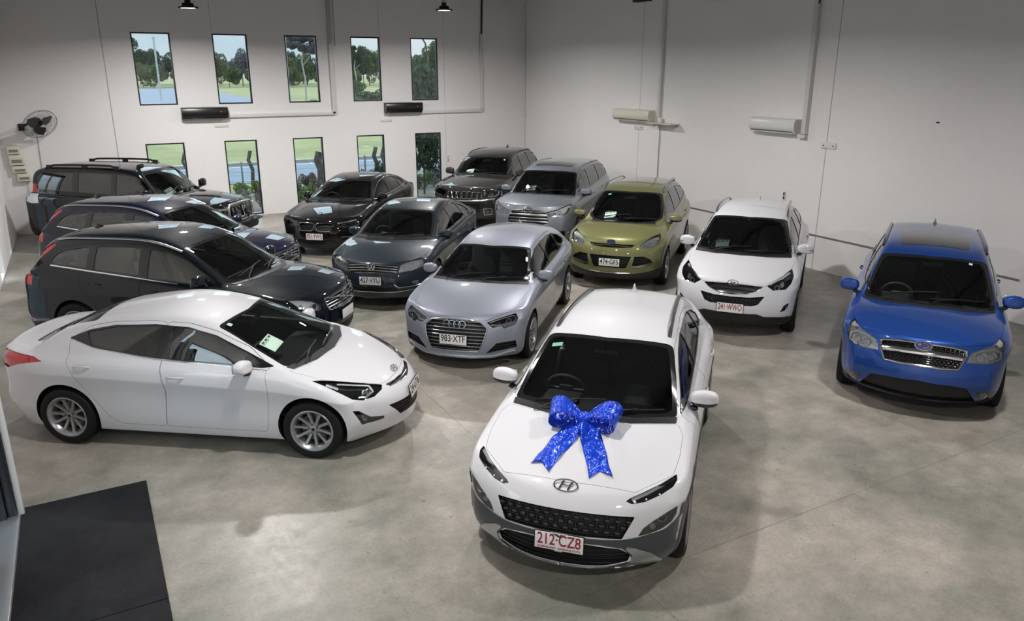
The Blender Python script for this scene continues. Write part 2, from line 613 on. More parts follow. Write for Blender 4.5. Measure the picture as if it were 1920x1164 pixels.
def closed(R, t):
    """is the solid made from a region watertight, with one simple rim?"""
    st = [a for a, b in R.bd]; en = [b for a, b in R.bd]
    if len(set(st)) != len(st) or len(set(en)) != len(en) or not R.bd: return False
    nx = dict(R.bd); a = st[0]; n = 1; b = nx[a]
    while b != a and n <= len(st): b = nx.get(b, a); n += 1
    if n != len(st): return False
    c = {}
    for f in t.f:
        for i in range(len(f)):
            k = (f[i - 1], f[i]); c[k] = c.get(k, 0) + 1
    return all(v == 1 and c.get((k[1], k[0])) == 1 for k, v in c.items())

def solid_region(B, pts, res, r, n, out, depth, grows=(0,)):
    for g in grows:
        for q in (1.0, .83, 1.21):
            R = region(B, pts, res * q, r, n, grow=g); t = thick(R, out, depth)
            if R.tris and closed(R, t): return R, t
    print('open cutter', pts[0])
    return R, t

def sheet(R, off=0.0, mi=0, nrm=False):
    mb = MB()
    D = R.N if nrm else [R.n] * len(R.P)
    mb.add([p + d * off for p, d in zip(R.P, D)], R.tris, mi)
    return mb

def loopline(R, off=0.0, grow=0):
    """the outline of a region as 3D points lying on the surface"""
    P = []; N = []
    for q in R.loop2:
        h = R.cast(q); P.append(h[0] + h[1] * off); N.append(h[1])
    return P, N

def boolean(a, b, op='DIFFERENCE'):
    oa = bpy.data.objects.new('a', a); ob = bpy.data.objects.new('b', b)
    TMP.objects.link(oa); TMP.objects.link(ob)
    m = oa.modifiers.new('x', 'BOOLEAN'); m.operation = op; m.object = ob; m.solver = 'MANIFOLD'
    if hasattr(m, 'material_mode'): m.material_mode = 'INDEX'
    r = evaluated(oa)
    if len(r.polygons) < (.5 * len(a.polygons) if op == 'DIFFERENCE' else 1) or (op == 'DIFFERENCE' and len(r.polygons) == len(a.polygons)):
        m.solver = 'EXACT'
        r2 = evaluated(oa)
        if len(r2.polygons): r = r2
    bpy.data.objects.remove(oa); bpy.data.objects.remove(ob)
    return r

def bvh(me):
    bm = bmesh.new(); bm.from_mesh(me); B = BVHTree.FromBMesh(bm); bm.free(); return B

def mir(pts): return [(p[0], -p[1], p[2]) for p in pts]
def sym(pts):
    """half outline from centre to centre (y >= 0) -> full outline"""
    return list(pts) + [(p[0], -p[1], p[2]) for p in reversed(pts) if abs(p[1]) > 1e-4]
# ------------------------------------------------------------------ the cars
CARS = {}
def car(key, pos, dims, hood, cowl, header, peak, rend, gbase, tail, face, back, belt, wr, shz, **k):
    L, W, WB, FO, r, zb = dims
    CARS[key] = dict(pos=pos, L=L, W=W, WB=WB, FO=FO, r=r, zb=zb, hood=hood, cowl=cowl, header=header, peak=peak, rend=rend,
                     gbase=gbase, tail=tail, face=face, back=back, belt=belt, wr=wr, shz=shz, **k)
car('kona', (4.274, 5.677, -136.3), (4.205, 1.80, 2.60, .845, .334, .22),
    (.80, .15), (1.10, 1.04), (.28, 1.47), (-.25, 1.545), (-1.45, 1.46), (-1.86, 1.06), (-1.98, .98),
    [(.2, .08), (.35, .0), (.5, .0), (.65, .02), (.8, .13), (.9, .2)], [(.2, .1), (.45, 0), (.7, .04), (.98, .08)],
    (1.0, 1.10), (.56, .53), [(-2.0, 1.0), (-1.2, .99), (1.0, .93), (1.5, .86), (1.95, .80)])
car('elantra', (1.073, 8.711, -35.98), (4.55, 1.775, 2.70, .87, .317, .17),
    (.66, .18), (1.18, .94), (.30, 1.34), (-.25, 1.42), (-1.15, 1.33), (-1.80, 1.05), (-2.2, 1.03),
    [(.17, .08), (.3, .0), (.45, .0), (.58, .06), (.68, .2), (.8, .3)], [(.2, .12), (.45, 0), (.7, .06), (1.0, .02)],
    (.93, 1.0), (.54, .50), [(-2.2, .96), (-1.2, .93), (1.0, .86), (1.5, .78), (2.0, .67)], fbow=.36, rbow=.24, suv=False)
car('forester', (9.769, 6.050, -146.7), (4.595, 1.795, 2.64, .935, .345, .24),
    (.93, .14), (1.15, 1.13), (.42, 1.60), (-.1, 1.68), (-1.75, 1.62), (-2.10, 1.12), (-2.22, 1.03),
    [(.24, .1), (.4, .0), (.55, .0), (.7, .04), (.93, .14)], [(.24, .1), (.45, 0), (.7, .04), (1.0, .08)],
    (1.06, 1.12), (.58, .56), [(-2.2, 1.04), (-1.2, 1.04), (1.0, 1.0), (1.5, .96), (2.1, .9)])
car('ix35', (9.726, 9.259, -141.3), (4.41, 1.82, 2.64, .88, .35, .24),
    (.86, .17), (1.12, 1.10), (.30, 1.55), (-.25, 1.64), (-1.60, 1.55), (-1.98, 1.14), (-2.10, 1.05),
    [(.24, .1), (.4, .0), (.55, .0), (.7, .05), (.86, .17)], [(.24, .1), (.45, 0), (.7, .04), (1.0, .08)],
    (1.05, 1.14), (.57, .54), [(-2.2, 1.08), (-1.2, 1.06), (1.0, .98), (1.5, .92), (2.1, .84)])
car('kuga', (9.711, 12.394, -138.7), (4.524, 1.838, 2.69, .90, .345, .22),
    (.95, .17), (1.20, 1.13), (.38, 1.58), (-.2, 1.66), (-1.72, 1.58), (-2.06, 1.12), (-2.17, 1.04),
    [(.22, .1), (.4, .0), (.6, .0), (.8, .06), (.95, .17)], [(.24, .1), (.45, 0), (.7, .04), (1.0, .08)],
    (1.05, 1.14), (.58, .55), [(-2.2, 1.06), (-1.2, 1.06), (1.0, 1.0), (1.5, .95), (2.1, .9)])
car('kluger', (10.032, 15.916, -137.9), (4.865, 1.925, 2.79, .96, .37, .25),
    (1.02, .15), (1.22, 1.18), (.5, 1.63), (-.1, 1.71), (-1.95, 1.63), (-2.30, 1.15), (-2.40, 1.06),
    [(.25, .1), (.4, .0), (.6, .0), (.8, .04), (1.02, .15)], [(.24, .1), (.45, 0), (.7, .04), (1.0, .08)],
    (1.1, 1.17), (.62, .60), [(-2.3, 1.1), (-1.2, 1.1), (1.0, 1.06), (1.5, 1.03), (2.2, .98)])
car('jeep', (9.855, 19.003, -134.7), (4.822, 1.943, 2.915, .91, .39, .25),
    (1.06, .10), (1.0, 1.22), (.3, 1.65), (-.3, 1.74), (-1.9, 1.67), (-2.25, 1.2), (-2.35, 1.1),
    [(.25, .1), (.4, .0), (.6, .0), (.8, .02), (1.06, .10)], [(.24, .1), (.45, 0), (.7, .04), (1.0, .08)],
    (1.15, 1.2), (.62, .60), [(-2.3, 1.12), (-1.2, 1.12), (1.0, 1.1), (1.5, 1.08), (2.2, 1.03)], nosew=.88, fbow=.2)
car('audi', (5.427, 10.283, -133.6), (4.313, 1.785, 2.637, .855, .316, .17),
    (.74, .15), (1.0, .96), (.15, 1.34), (-.35, 1.415), (-1.55, 1.33), (-1.95, 1.0), (-2.05, .93),
    [(.17, .08), (.3, .0), (.45, .0), (.6, .04), (.74, .15)], [(.2, .1), (.45, 0), (.7, .04), (.95, .06)],
    (.93, 1.0), (.55, .52), [(-2.1, .93), (-1.2, .93), (1.0, .88), (1.5, .82), (2.0, .74)], fbow=.3)
car('passat', (5.329, 13.651, -129.2), (4.769, 1.82, 2.712, .935, .33, .18),
    (.78, .16), (1.08, .97), (.25, 1.38), (-.3, 1.455), (-1.25, 1.36), (-1.93, 1.07), (-2.35, 1.04),
    [(.17, .08), (.3, .0), (.45, .0), (.62, .04), (.78, .16)], [(.2, .1), (.45, 0), (.7, .04), (1.0, .04)],
    (.95, 1.0), (.55, .51), [(-2.3, .97), (-1.2, .95), (1.0, .91), (1.5, .85), (2.1, .78)], fbow=.28, rbow=.2, suv=False)
car('bmw', (5.574, 17.962, -128.6), (4.936, 1.868, 2.975, .875, .345, .17),
    (.80, .14), (.95, .99), (.15, 1.39), (-.45, 1.465), (-1.4, 1.37), (-2.05, 1.08), (-2.45, 1.05),
    [(.17, .08), (.3, .0), (.45, .0), (.62, .03), (.8, .14)], [(.2, .1), (.45, 0), (.7, .04), (1.0, .04)],
    (.97, 1.02), (.56, .52), [(-2.4, .98), (-1.2, .96), (1.0, .93), (1.5, .88), (2.1, .8)], fbow=.28, rbow=.2, suv=False)
VOLVO = dict(dims=(4.644, 1.891, 2.774, .89, .36, .24),
    hood=(.93, .12), cowl=(1.05, 1.12), header=(.2, 1.57), peak=(-.35, 1.68), rend=(-1.85, 1.60), gbase=(-2.15, 1.13), tail=(-2.25, 1.05),
    face=[(.24, .1), (.4, .0), (.6, .0), (.8, .03), (.93, .12)], back=[(.24, .1), (.45, 0), (.7, .04), (1.0, .08)],
    belt=(1.05, 1.2), wr=(.60, .55), shz=[(-2.3, 1.08), (-1.2, 1.05), (1.0, 1.0), (1.5, .95), (2.2, .89)])
car('volvoa', (1.266, 11.746, -40.5), **VOLVO)
car('volvob', (1.283, 14.798, -44.0), **VOLVO)
car('prado', (1.101, 19.183, -41.0), (4.72, 1.885, 2.79, .905, .39, .28),
    (1.08, .10), (1.05, 1.27), (.45, 1.77), (-.2, 1.85), (-2.1, 1.80), (-2.3, 1.25), (-2.36, 1.1),
    [(.25, .1), (.4, .0), (.6, .0), (.8, .02), (1.08, .10)], [(.24, .1), (.45, 0), (.7, .02), (1.0, .04)],
    (1.2, 1.25), (.66, .66), [(-2.3, 1.18), (-1.2, 1.18), (1.0, 1.14), (1.5, 1.1), (2.2, 1.05)], nosew=.88, fbow=.2, tailw=.95, rbow=.08)
CARS['volvoa']['tailw'] = CARS['volvob']['tailw'] = .93
CARS['volvoa']['rbow'] = CARS['volvob']['rbow'] = .12
CARS['volvoa']['rwide'] = CARS['volvob']['rwide'] = .045
CARS['volvoa']['bend'] = CARS['volvob']['bend'] = -.01
# ------------------------------------------------------------------ wheels
def wheel_meshes(r, style):
    """tyre, rim, disc meshes centred on the hub; the outer face looks along +y"""
    rr = r * style.get('rim', .68); w = .205
    M = Matrix.Rotation(radians(-90), 4, 'X')          # lathe axis z -> y
    t = MB()
    prof = [(rr - .012, -.085), (rr + .004, -.1), (rr + .03, -.106), (r - .04, -.108), (r - .012, -.098), (r - .002, -.08), (r, -.05), (r, -.02),
            (r - .008, -.018), (r - .008, -.012), (r, -.01), (r, .01), (r - .008, .012), (r - .008, .018), (r, .02), (r, .05), (r - .002, .08), (r - .012, .098),
            (r - .04, .108), (rr + .03, .106), (rr + .004, .1), (rr - .012, .085), (rr - .012, -.085)]
    t.lathe(prof, 56, 0, M)
    tyre = t.mesh('tyre', RUBBER, 30)
    m = MB()
    m.lathe([(rr - .035, -.09), (rr - .01, -.095), (rr - .004, -.085), (rr - .012, -.06), (rr - .03, -.02), (rr - .03, .05), (rr - .014, .085), (rr + .006, .099), (rr + .012, .104), (rr + .008, .107),
             (rr - .006, .104), (rr - .022, .085), (rr - .038, .05), (rr - .038, -.02), (rr - .035, -.09)], 56, 0, M)
    ns = style.get('n', 5); pair = style.get('pair', 0); sw = style.get('w', .05); dish = style.get('dish', .03)
    hubz = .072 - dish
    for k in range(ns):
        a0 = 2 * pi * k / ns + style.get('rot', .3)
        for d in ((-pair, pair) if pair else (0,)):
            pts = []; L = 7
            for j in range(L):
                s = j / (L - 1)
                rad = lerp(.035, rr - .018, s)
                ang = a0 + d * lerp(.35, 1, s)
                y = lerp(hubz, .086, s ** 1.5)
                wd = sw * lerp(1.0, style.get('tip', .8), s)
                pts.append((rad, ang, y, wd))
            vs = []; fs = []
            for rad, ang, y, wd in pts:
                cx, cz = rad * cos(ang), rad * sin(ang)
                tx, tz = -sin(ang), cos(ang)
                for q, yy in ((-.5, y - .012), (-.36, y), (.36, y), (.5, y - .012), (.3, y - .045), (-.3, y - .045)):
                    vs.append((cx + tx * wd * q, yy, cz + tz * wd * q))
            for i in range(L - 1):
                for q in range(6):
                    fs.append((i * 6 + q, i * 6 + (q + 1) % 6, (i + 1) * 6 + (q + 1) % 6, (i + 1) * 6 + q))
            fs += [tuple(range(6)), tuple((L - 1) * 6 + q for q in range(6))]
            m.add(vs, fs, 0)
    m.lathe([(0, hubz + .014), (.026, hubz + .014), (.032, hubz + .01), (.034, hubz), (.06, hubz - .004), (.072, hubz - .02), (.07, hubz - .05), (0, hubz - .05)], 32, 0, M)
    m.lathe([(0, hubz + .0155), (.018, hubz + .0155), (.0185, hubz + .0138)], 20, 1, M)
    for k in range(5):
        a = 2 * pi * k / 5 + .3
        m.lathe([(0, hubz + .008), (.007, hubz + .008), (.008, hubz - .003)], 8, 1, Matrix.Translation((.05 * cos(a), 0, .05 * sin(a))) @ M)
    rim = m.mesh('rim', [style.get('mat', ALLOY), BLACKP], 32)
    d = MB()
    d.lathe([(.06, .0), (.145, .0), (.15, -.004), (.15, -.016), (.145, -.02), (.06, -.02), (.06, 0)], 40, 0, M)
    d.box((-.10, -.005, .03), (.07, .05, .16), 1, .012)
    disc = d.mesh('brake_disc', [DISCM, BLACKP], 30)
    return tyre, rim, disc

# ------------------------------------------------------------------ fittings
def frame_at(P, n, up=Vector((0, 0, 1))):
    n = Vector(n).normalized(); u = up.cross(n).normalized(); v = n.cross(u)
    M = Matrix.Identity(4)
    for i, c in enumerate((u, v, n)):
        M[0][i], M[1][i], M[2][i] = c
    M.translation = P
    return M

def ell(a, b, n=40, cx=0, cy=0, z=0): return [(cx + a * cos(2 * pi * k / n), cy + b * sin(2 * pi * k / n), z) for k in range(n)]

def emblem_mesh(kind, w):
    """badges drawn in their own plane: x right, y up, z out"""
    m = MB(); Z = [(0, 0, 1)] * 60
    mats = [CHROME, BLACKG]
    if kind == 'slanted_h':
        a, b = w / 2, w * .26
        m.tube(ell(a, b), w * .065, w * .06, Z, 0, 8, True)
        def bar(x0, y0, x1, y1, t): m.tube([(x0, y0, 0), ((x0 + x1) / 2, (y0 + y1) / 2, .002), (x1, y1, 0)], t, w * .05, Z, 0, 8)
        bar(-a * .50, -b * .70, -a * .22, b * .78, w * .085)
        bar(a * .22, -b * .78, a * .50, b * .70, w * .085)
        m.tube([(-a * .34, -b * .12, 0), (-a * .1, b * .02, 0), (a * .1, -b * .02, 0), (a * .34, b * .12, 0)], w * .07, w * .05, Z, 0, 8)
    elif kind == 'rings':
        r = w / 5.6 * 1.02
        for k in range(4): m.tube(ell(r, r, 32, (k - 1.5) * r * 1.5), w * .028, w * .03, Z, 0, 8, True)
    elif kind == 'vw':
        r = w / 2
        m.lathe([(0, -.004), (r, -.004), (r, .0)], 32, 1)
        m.tube(ell(r * .94, r * .94), w * .06, w * .06, Z, 0, 8, True)
        for P in ([(-.36, .78), (0, .08), (.36, .78)], [(-.80, .34), (-.40, -.72), (0, .02), (.40, -.72), (.80, .34)]):
            for (a, b), (c, d) in zip(P, P[1:]): m.tube([(a * r, b * r, .001), (c * r, d * r, .001)], w * .085, w * .05, Z, 0, 6)
    elif kind == 'roundel':
        r = w / 2; mats = [CHROME, BLACKG, mat('badge_blue', (.03, .2, .55), .3), mat('badge_white', (.7, .7, .7), .3)]
        m.lathe([(0, .001), (r, .001), (r, -.004)], 32, 1)
        m.tube(ell(r, r), w * .06, w * .06, Z, 0, 8, True); m.tube(ell(r * .6, r * .6), w * .03, w * .03, Z, 0, 8, True)
        for q in range(4):
            pts = [(0, 0, .003)] + [(r * .58 * cos(q * pi / 2 + k * pi / 16), r * .58 * sin(q * pi / 2 + k * pi / 16), .003) for k in range(9)]
            m.add(pts, [tuple(range(10))], 2 if q % 2 else 3)
    elif kind == 'triple_oval':
        a, b = w / 2, w * .34
        m.tube(ell(a, b), w * .06, w * .06, Z, 0, 8, True)
        m.tube(ell(a * .95, b * .36, 32, 0, b * .42), w * .05, w * .05, Z, 0, 8, True)
        m.tube(ell(a * .36, b * .95, 32), w * .05, w * .05, Z, 0, 8, True)
    elif kind == 'blue_oval':
        a, b = w / 2, w * .2; mats = [CHROME, mat('badge_navy', (.006, .015, .09), .2, 0, 1)]
        bm = [(x, y, .001) for x, y, z in ell(a, b)]
        m.add(bm, [tuple(range(40))], 1); m.tube(ell(a, b), w * .04, w * .04, Z, 0, 8, True)
    elif kind == 'stars':
        a, b = w / 2, w * .29; mats = [CHROME, mat('badge_royal', (.006, .015, .12), .2, 0, 1)]
        m.add([(x, y, .001) for x, y, z in ell(a, b)], [tuple(range(40))], 1); m.tube(ell(a, b), w * .07, w * .06, Z, 0, 8, True)
        for sx, sy, s in ((-.42, .12, .30), (.10, .42, .15), (.42, .30, .15), (.58, -.1, .15), (.12, -.38, .15), (-.1, -.05, .0), (.36, -.34, .15)):
            if s == 0: continue
            pts = []
            for k in range(12):
                q = s * w * .30 * (1.6 if k % 2 == 0 else .35); an = pi / 2 + k * pi / 6
                pts.append((sx * a + q * cos(an) * (1.5 if k % 6 == 3 else 1), sy * b * 1.4 + q * sin(an), .004))
            m.add(pts, [tuple(range(12))], 0)
    elif kind == 'iron':
        r = w / 2; mats = [CHROME, mat('badge_navy', (.006, .015, .09), .2, 0, 1)]
        m.tube(ell(r, r), w * .16, w * .08, Z, 0, 8, True)
        m.box((0, 0, .002), (w * .8, w * .16, .006), 1, .002)
        m.tube([(r * .6, r * .6, 0), (r * 1.15, r * 1.15, 0)], w * .13, w * .06, Z, 0, 6)
        m.tube([(r * .75, r * 1.2, 0), (r * 1.2, r * 1.2, 0), (r * 1.2, r * .75, 0)], w * .1, w * .06, Z, 0, 6)
    return m.mesh('emblem', mats, 40, fix=kind not in ('roundel', 'blue_oval', 'stars'))

def scan_lines(R, vals, vert=False, margin=.004):
    """pieces of horizontal (or vertical) lines that fall inside the outline of a region"""
    out = []
    for val in vals:
        xs = []
        lp = R.loop2
        for i in range(len(lp)):
            a, b = lp[i - 1], lp[i]
            if vert: a, b = (a[1], a[0]), (b[1], b[0])
            if (a[1] > val) != (b[1] > val): xs.append(a[0] + (b[0] - a[0]) * (val - a[1]) / (b[1] - a[1]))
        xs.sort()
        for s, e in zip(xs[::2], xs[1::2]):
            s += margin; e -= margin
            if e - s < .02: continue
            k = max(2, int((e - s) / .06))
            q = [(lerp(s, e, j / k), val) for j in range(k + 1)]
            out.append([(b, a) if vert else (a, b) for a, b in q])
    return out

def fill_grille(R, g, depth):
    mats = [BLACKP, CHROME, BLACKG, SATIN]
    mb = sheet(R, -depth + .002, 0)
    x0, x1, y0, y1 = R.bb
    def bars(vals, w, h, mi, d, vert=False, sq=False):
        for ln in scan_lines(R, vals, vert):
            P = []; N = []
            for q in ln:
                p, n = R.cast(q); P.append(p - R.n * d); N.append(R.n)
            mb.tube(P, w, h, N, mi, 4 if sq else 8, square=sq)
    k = g.get('fill', 'bars')
    if k == 'bars':
        n = g.get('n', 5)
        bars([lerp(y0, y1, (i + .5) / n) for i in range(n)], g.get('w', .012), .014, g.get('mi', 2), g.get('d', .02))
    elif k == 'mesh':
        s = g.get('s', .04)
        ny = max(1, int((y1 - y0) / (s * .55))); nx = max(2, int((x1 - x0) / s))
        bars([lerp(y0, y1, (i + .5) / ny) for i in range(ny)], .007, .01, 2, .028)
        bars([lerp(x0, x1, (i + .5) / nx) for i in range(nx)], .009, .014, 2, .022, True)
        for i in range(nx + 1):
            for j in range(ny + 1):
                q = (lerp(x0, x1, (i + (.5 if j % 2 else 0)) / nx), lerp(y0, y1, j / ny))
                if inpoly(q, R.loop2):
                    p, n = R.cast(q); F = frame_at(p - R.n * .018, R.n)
                    mb.box((0, 0, 0), (s * .55, s * .3, .012), 2, .004, F, 1)
    elif k == 'slots':
        n = g.get('n', 7)
        for i in range(n):
            cx = lerp(x0, x1, (i + .5) / n); wd = (x1 - x0) / n * .36; hh = (y1 - y0) * .40; cy = (y0 + y1) / 2
            pts = []
            for px, py in ((-1, -1), (1, -1), (1, 1), (-1, 1)):
                p, nn = R.cast((cx + wd * px, cy + hh * py)); pts.append(p - R.n * .006)
            pts = rnd(pts, .02)
            mb.tube(pts, .016, .016, [R.n] * len(pts), 1, 6, True)
            bars([cx], .006, .01, 2, .02, True)
        bars([x0 + (x1 - x0) * i / n for i in range(1, n)], (x1 - x0) / n * .2, .02, 2, .012, True)
    for b in g.get('xbars', []):          # broad bars at a chosen height: (fraction, width, material, depth)
        bars([lerp(y0, y1, b[0])], b[1], .02, b[2], b[3] if len(b) > 3 else .006)
    if 'frame' in g:
        P, N = loopline(R, .002)
        mb.tube(P, g['frame'][0], g['frame'][0], N, g['frame'][1], 6, True)
    return mb.mesh('grille', mats, 40)

def clipx(poly, x, keep_less):
    out = []
    for i in range(len(poly)):
        a, b = poly[i - 1], poly[i]
        ia = (a[0] < x) == keep_less; ib = (b[0] < x) == keep_less
        if ia != ib:
            t = (x - a[0]) / (b[0] - a[0]); out.append((x, a[1] + (b[1] - a[1]) * t))
        if ib: out.append(b)
    return out

S3 = lambda pts, y=.8: [(x, y, z) for x, z in pts]
NY = Vector((0, 1, 0))

# ------------------------------------------------------------------ one whole car
def build_car(key, S, D):
    root = thing(D.get('name', 'car'), D['label'], 'car', (S['pos'][0], S['pos'][1], 0), radians(S['pos'][2]), None)
    PT = D['paint']
    lvl = D.get('lvl', 3)
    base = body_mesh(S, lvl)
    base.materials.clear()
    for m in (PT, BLACKP): base.materials.append(m)
    B = bvh(base)
    slots = [PT, BLACKP]
    DBG = []
    xa = S['WB'] / 2; xf = xa + S['FO']; W = S['W'] / 2; r = S['r']
    body = base
    # --- cabin
    nv = len(base.vertices)
    co = [v.co - v.normal * .045 for v in base.vertices]
    inner = MB().add(co, [tuple(p.vertices) for p in base.polygons], 1).mesh('in', slots, fix=False)
    zfl = S.get('zfl', .40)
    xc = S['cowl'][0] + .04
    xrr = (S['rend'][0] - .25) if S.get('suv', True) else S['rend'][0] - .35
    bx = MB().box(((xc + xrr) / 2, 0, zfl + 1), (xc - xrr, 3, 2), 1).mesh('bx', slots)
    cab = boolean(inner, bx, 'INTERSECT')
    body = boolean(body, cab)
    # --- window openings
    cut = MB()
    wsR = region(B, sym(D['ws']), .05, .05)
    cut.__dict__.update(thick(wsR, .15, .13).__dict__)
    def addcut(R, o=.12, d=.12):
        t = thick(R, o, d); cut.add(t.v, t.f, 1)
    rwR = region(B, sym(D['rw']), .05, .05) if D.get('rw') else None
    if rwR: addcut(rwR, .12, .12)
    dlo = list(D['dt']) + list(D['db'])
    wins = []
    rest = dlo
    for sp, wd in D['pillars']:
        wins.append(clipx(rest, sp + wd / 2, False)); rest = clipx(rest, sp - wd / 2, True)
    wins.append(rest)
    wins = [w for w in wins if len(w) > 2]
    side = {}
    for sgn in (1, -1):
        side[sgn] = []
        for w in wins:
            R, t = solid_region(B, [(x, .8 * sgn, z) for x, z in w], .05, .025, NY * sgn, .35, .16, (-.011, -.014, -.018, -.008, -.004, 0))
            side[sgn].append(R)
            cut.add(t.v, t.f, 1)
    body = boolean(body, cut.mesh('c', slots))
    # --- wheel arches
    arch = MB()
    ar = r + S.get('gap', .045)
    for ax in (xa, -xa):
        for sgn in (1, -1):
            k_ = 56; y0_, y1_ = sorted((sgn * (W - .27), sgn * (W + .25)))
            vs_ = [(ax + ar * cos(2 * pi * q / k_), yy, r + .01 + ar * sin(2 * pi * q / k_)) for yy in (y0_, y1_) for q in range(k_)]
            arch.add(vs_, [(q, (q + 1) % k_, k_ + (q + 1) % k_, k_ + q) for q in range(k_)] + [tuple(range(k_))[::-1], tuple(range(k_, 2 * k_))], 1)
    body = boolean(body, arch.mesh('c', slots))
    # --- pockets for lamps, grilles and intakes
    pk = MB(); todo = []
    def pocket(pts, depth, rr_=.015, res=.03, both=False, n=None):
        Rs = []
        for sgn in ((1, -1) if both else (1,)):
            q = pts if sgn == 1 else mir(pts)
            nn = None if n is None else Vector((n[0], n[1] * sgn, n[2]))
            R, t = solid_region(B, q, res, rr_, nn, .06, depth, (0, -.001, -.002))
            pk.add(t.v, t.f, 1); Rs.append((sgn, R))
        return Rs
    gr = []
    for g in D.get('grilles', []):
        pts = sym(g['half']) if 'half' in g else g['pts']
        for sgn, R in pocket(pts, g.get('depth', .05), g.get('r', .012), .04, 'half' not in g):
            gr.append((g, R))
    lamps = []
    for l in D.get('lamps', []):
        for sgn, R in pocket(l['pts'], l.get('depth', .045), l.get('r', .012), .03, True):
            lamps.append((l, R, sgn))
    if pk.v: body = boolean(body, pk.mesh('c', slots))
    # --- bonnet
    if D.get('bonnet'):
        up = Vector((0, 0, 1))
        hb = sym(D['bonnet'])
        a = solid_region(B, hb, .05, .03, up, .08, .03, (-.0015, -.002))[1].mesh('a', slots)
        b = solid_region(B, hb, .05, .03, up, .08, .05, (.001, .002))[1].mesh('b', slots)
        bon = boolean(body, a, 'INTERSECT'); body = boolean(body, b)
        smooth(bon, 30); link('bonnet', bon, root)
    # --- doors
    doors = []
    for di, dp in enumerate(D.get('doors', [])):
        for sgn in (1, -1):
            q = [(x, .8 * sgn, z) for x, z in dp]
            a = solid_region(B, q, .06, .04, NY * sgn, .35, .09, (-.0015, -.002, -.003))[1].mesh('a', slots)
            b = solid_region(B, q, .06, .04, NY * sgn, .35, .11, (.0015, .002, .001, 0))[1].mesh('b', slots)
            dm = boolean(body, a, 'INTERSECT'); body = boolean(body, b)
            smooth(dm, 30)
            o = link('front_door' if di == 0 else 'rear_door', dm, root)
            doors.append((o, sgn, dp))
            hd = D['handles'][di]
            P = []; N = []
            for t in range(5):
                x = lerp(hd[0] + .09, hd[0] - .09, t / 4)
                p, n = cast(B, Vector((x, .8 * sgn, hd[1])), NY * sgn)
                P.append(p + n * (.026 if 0 < t < 4 else .002)); N.append(n)
            h = MB().tube(P, .026, .014, N, 0, 8)
            h.obj('door_handle', CHROME if D.get('chrome_handle') else PT, o)
    smooth(body, 30)
    link('body', body, root)
    # --- glass
    g1 = sheet(wsR, -.005, 0, True).obj('windscreen', [WSG], root, fix=False)
    # black band printed round the edge of the screen
    c2 = Vector(((wsR.bb[0] + wsR.bb[1]) / 2, (wsR.bb[2] + wsR.bb[3]) / 2))
    hole = []
    for q in wsR.loop2[::3]:
        v = Vector(q)
        hx = (wsR.bb[1] - wsR.bb[0]) / 2; hy = (wsR.bb[3] - wsR.bb[2]) / 2
        e = D.get('band', (.045, .055))
        hole.append(wsR.cast((c2.x + (v.x - c2.x) * (1 - e[0] / hx), c2.y + (v.y - c2.y) * (1 - e[1] / hy)))[0])
    bR = region(B, sym(D['ws']), .05, .05, holes=[hole], hole_r=0)
    sheet(bR, -.0035, 0, True).obj('glass_border', [BLACKG], g1, fix=False)
    if rwR:
        sheet(rwR, -.005, 0, True).obj('rear_window', [D.get('rearglass', SDG)], root, fix=False)
    for sgn in (1, -1):
        R0 = region(B, [(x, .8 * sgn, z) for x, z in dlo], .05, .02, NY * sgn,
                    holes=[[R_.cast(q)[0] for q in R_.loop2[::2]] for R_ in side[sgn]], hole_r=0)
        sheet(R0, .002, 0, True).obj('window_frame', [BLACKG], root, fix=False)
        for w, R in zip(wins, side[sgn]):
            par = root
            cx = sum(p[0] for p in w) / len(w); cz = sum(p[1] for p in w) / len(w)
            for o, s2, dp in doors:
                if s2 == sgn and inpoly((cx, cz), dp): par = o
            sheet(R, -.006, 0, True).obj('side_window', [D.get('glass', SDG) if cx > D['pillars'][0][0] else D.get('rearglass', SDG)], par, fix=False)
        if D.get('trim'):
            which, wd = D['trim']
            R1 = region(B, [(x, .8 * sgn, z) for x, z in (dlo)], .06, .03, NY * sgn)
            P, N = loopline(R1, .006)
            if which == 'bottom':
                Q = [(x, z) for x, z in D['db']]; P = []; N = []
                for (ax_, az), (bx_, bz) in zip(Q, Q[1:]):
                    for t in range(5):
                        p, n = cast(B, Vector((lerp(ax_, bx_, t / 5), .8 * sgn, lerp(az, bz, t / 5) - .012)), NY * sgn); P.append(p + n * .006); N.append(n)
                MB().tube(P, wd, .012, N, 0, 6).obj('chrome_trim', [CHROME], root)
            else:
                MB().tube(P, wd, .012, N, 0, 6, True).obj('chrome_trim', [CHROME], root)
    # --- cowl and wipers
    ws = D['ws']; bot = [p for p in ws if p[0] > S['cowl'][0] - .33]
    low = [Vector(p) for p in bot if p[0] > S['cowl'][0] - .25]
    low.sort(key=lambda p: p.y)
    cw = D.get('cowlw', .085)
    cp = [p + Vector((cw, 0, 0)) for p in low] + [p + Vector((0.005, 0, 0)) for p in reversed(low)]
    cpts = [tuple(p) for p in low[::-1]] ; front = [(p.x + cw * (1 - .3 * (p.y / W) ** 2), p.y, p.z) for p in low]
    full = [(p[0], p[1], p[2]) for p in cpts] + [(p.x, -p.y, p.z) for p in low if p.y > 1e-4] + [(f[0], -f[1], f[2]) for f in reversed(front) if f[1] > 1e-4] + front
    try:
        cR = region(B, full, .05, .01, Vector((0, 0, 1)))
        thick(cR, .004, .002, 0).obj('cowl_panel', [BLACKP], root)
    except Exception as e: print('cowl', key, e)
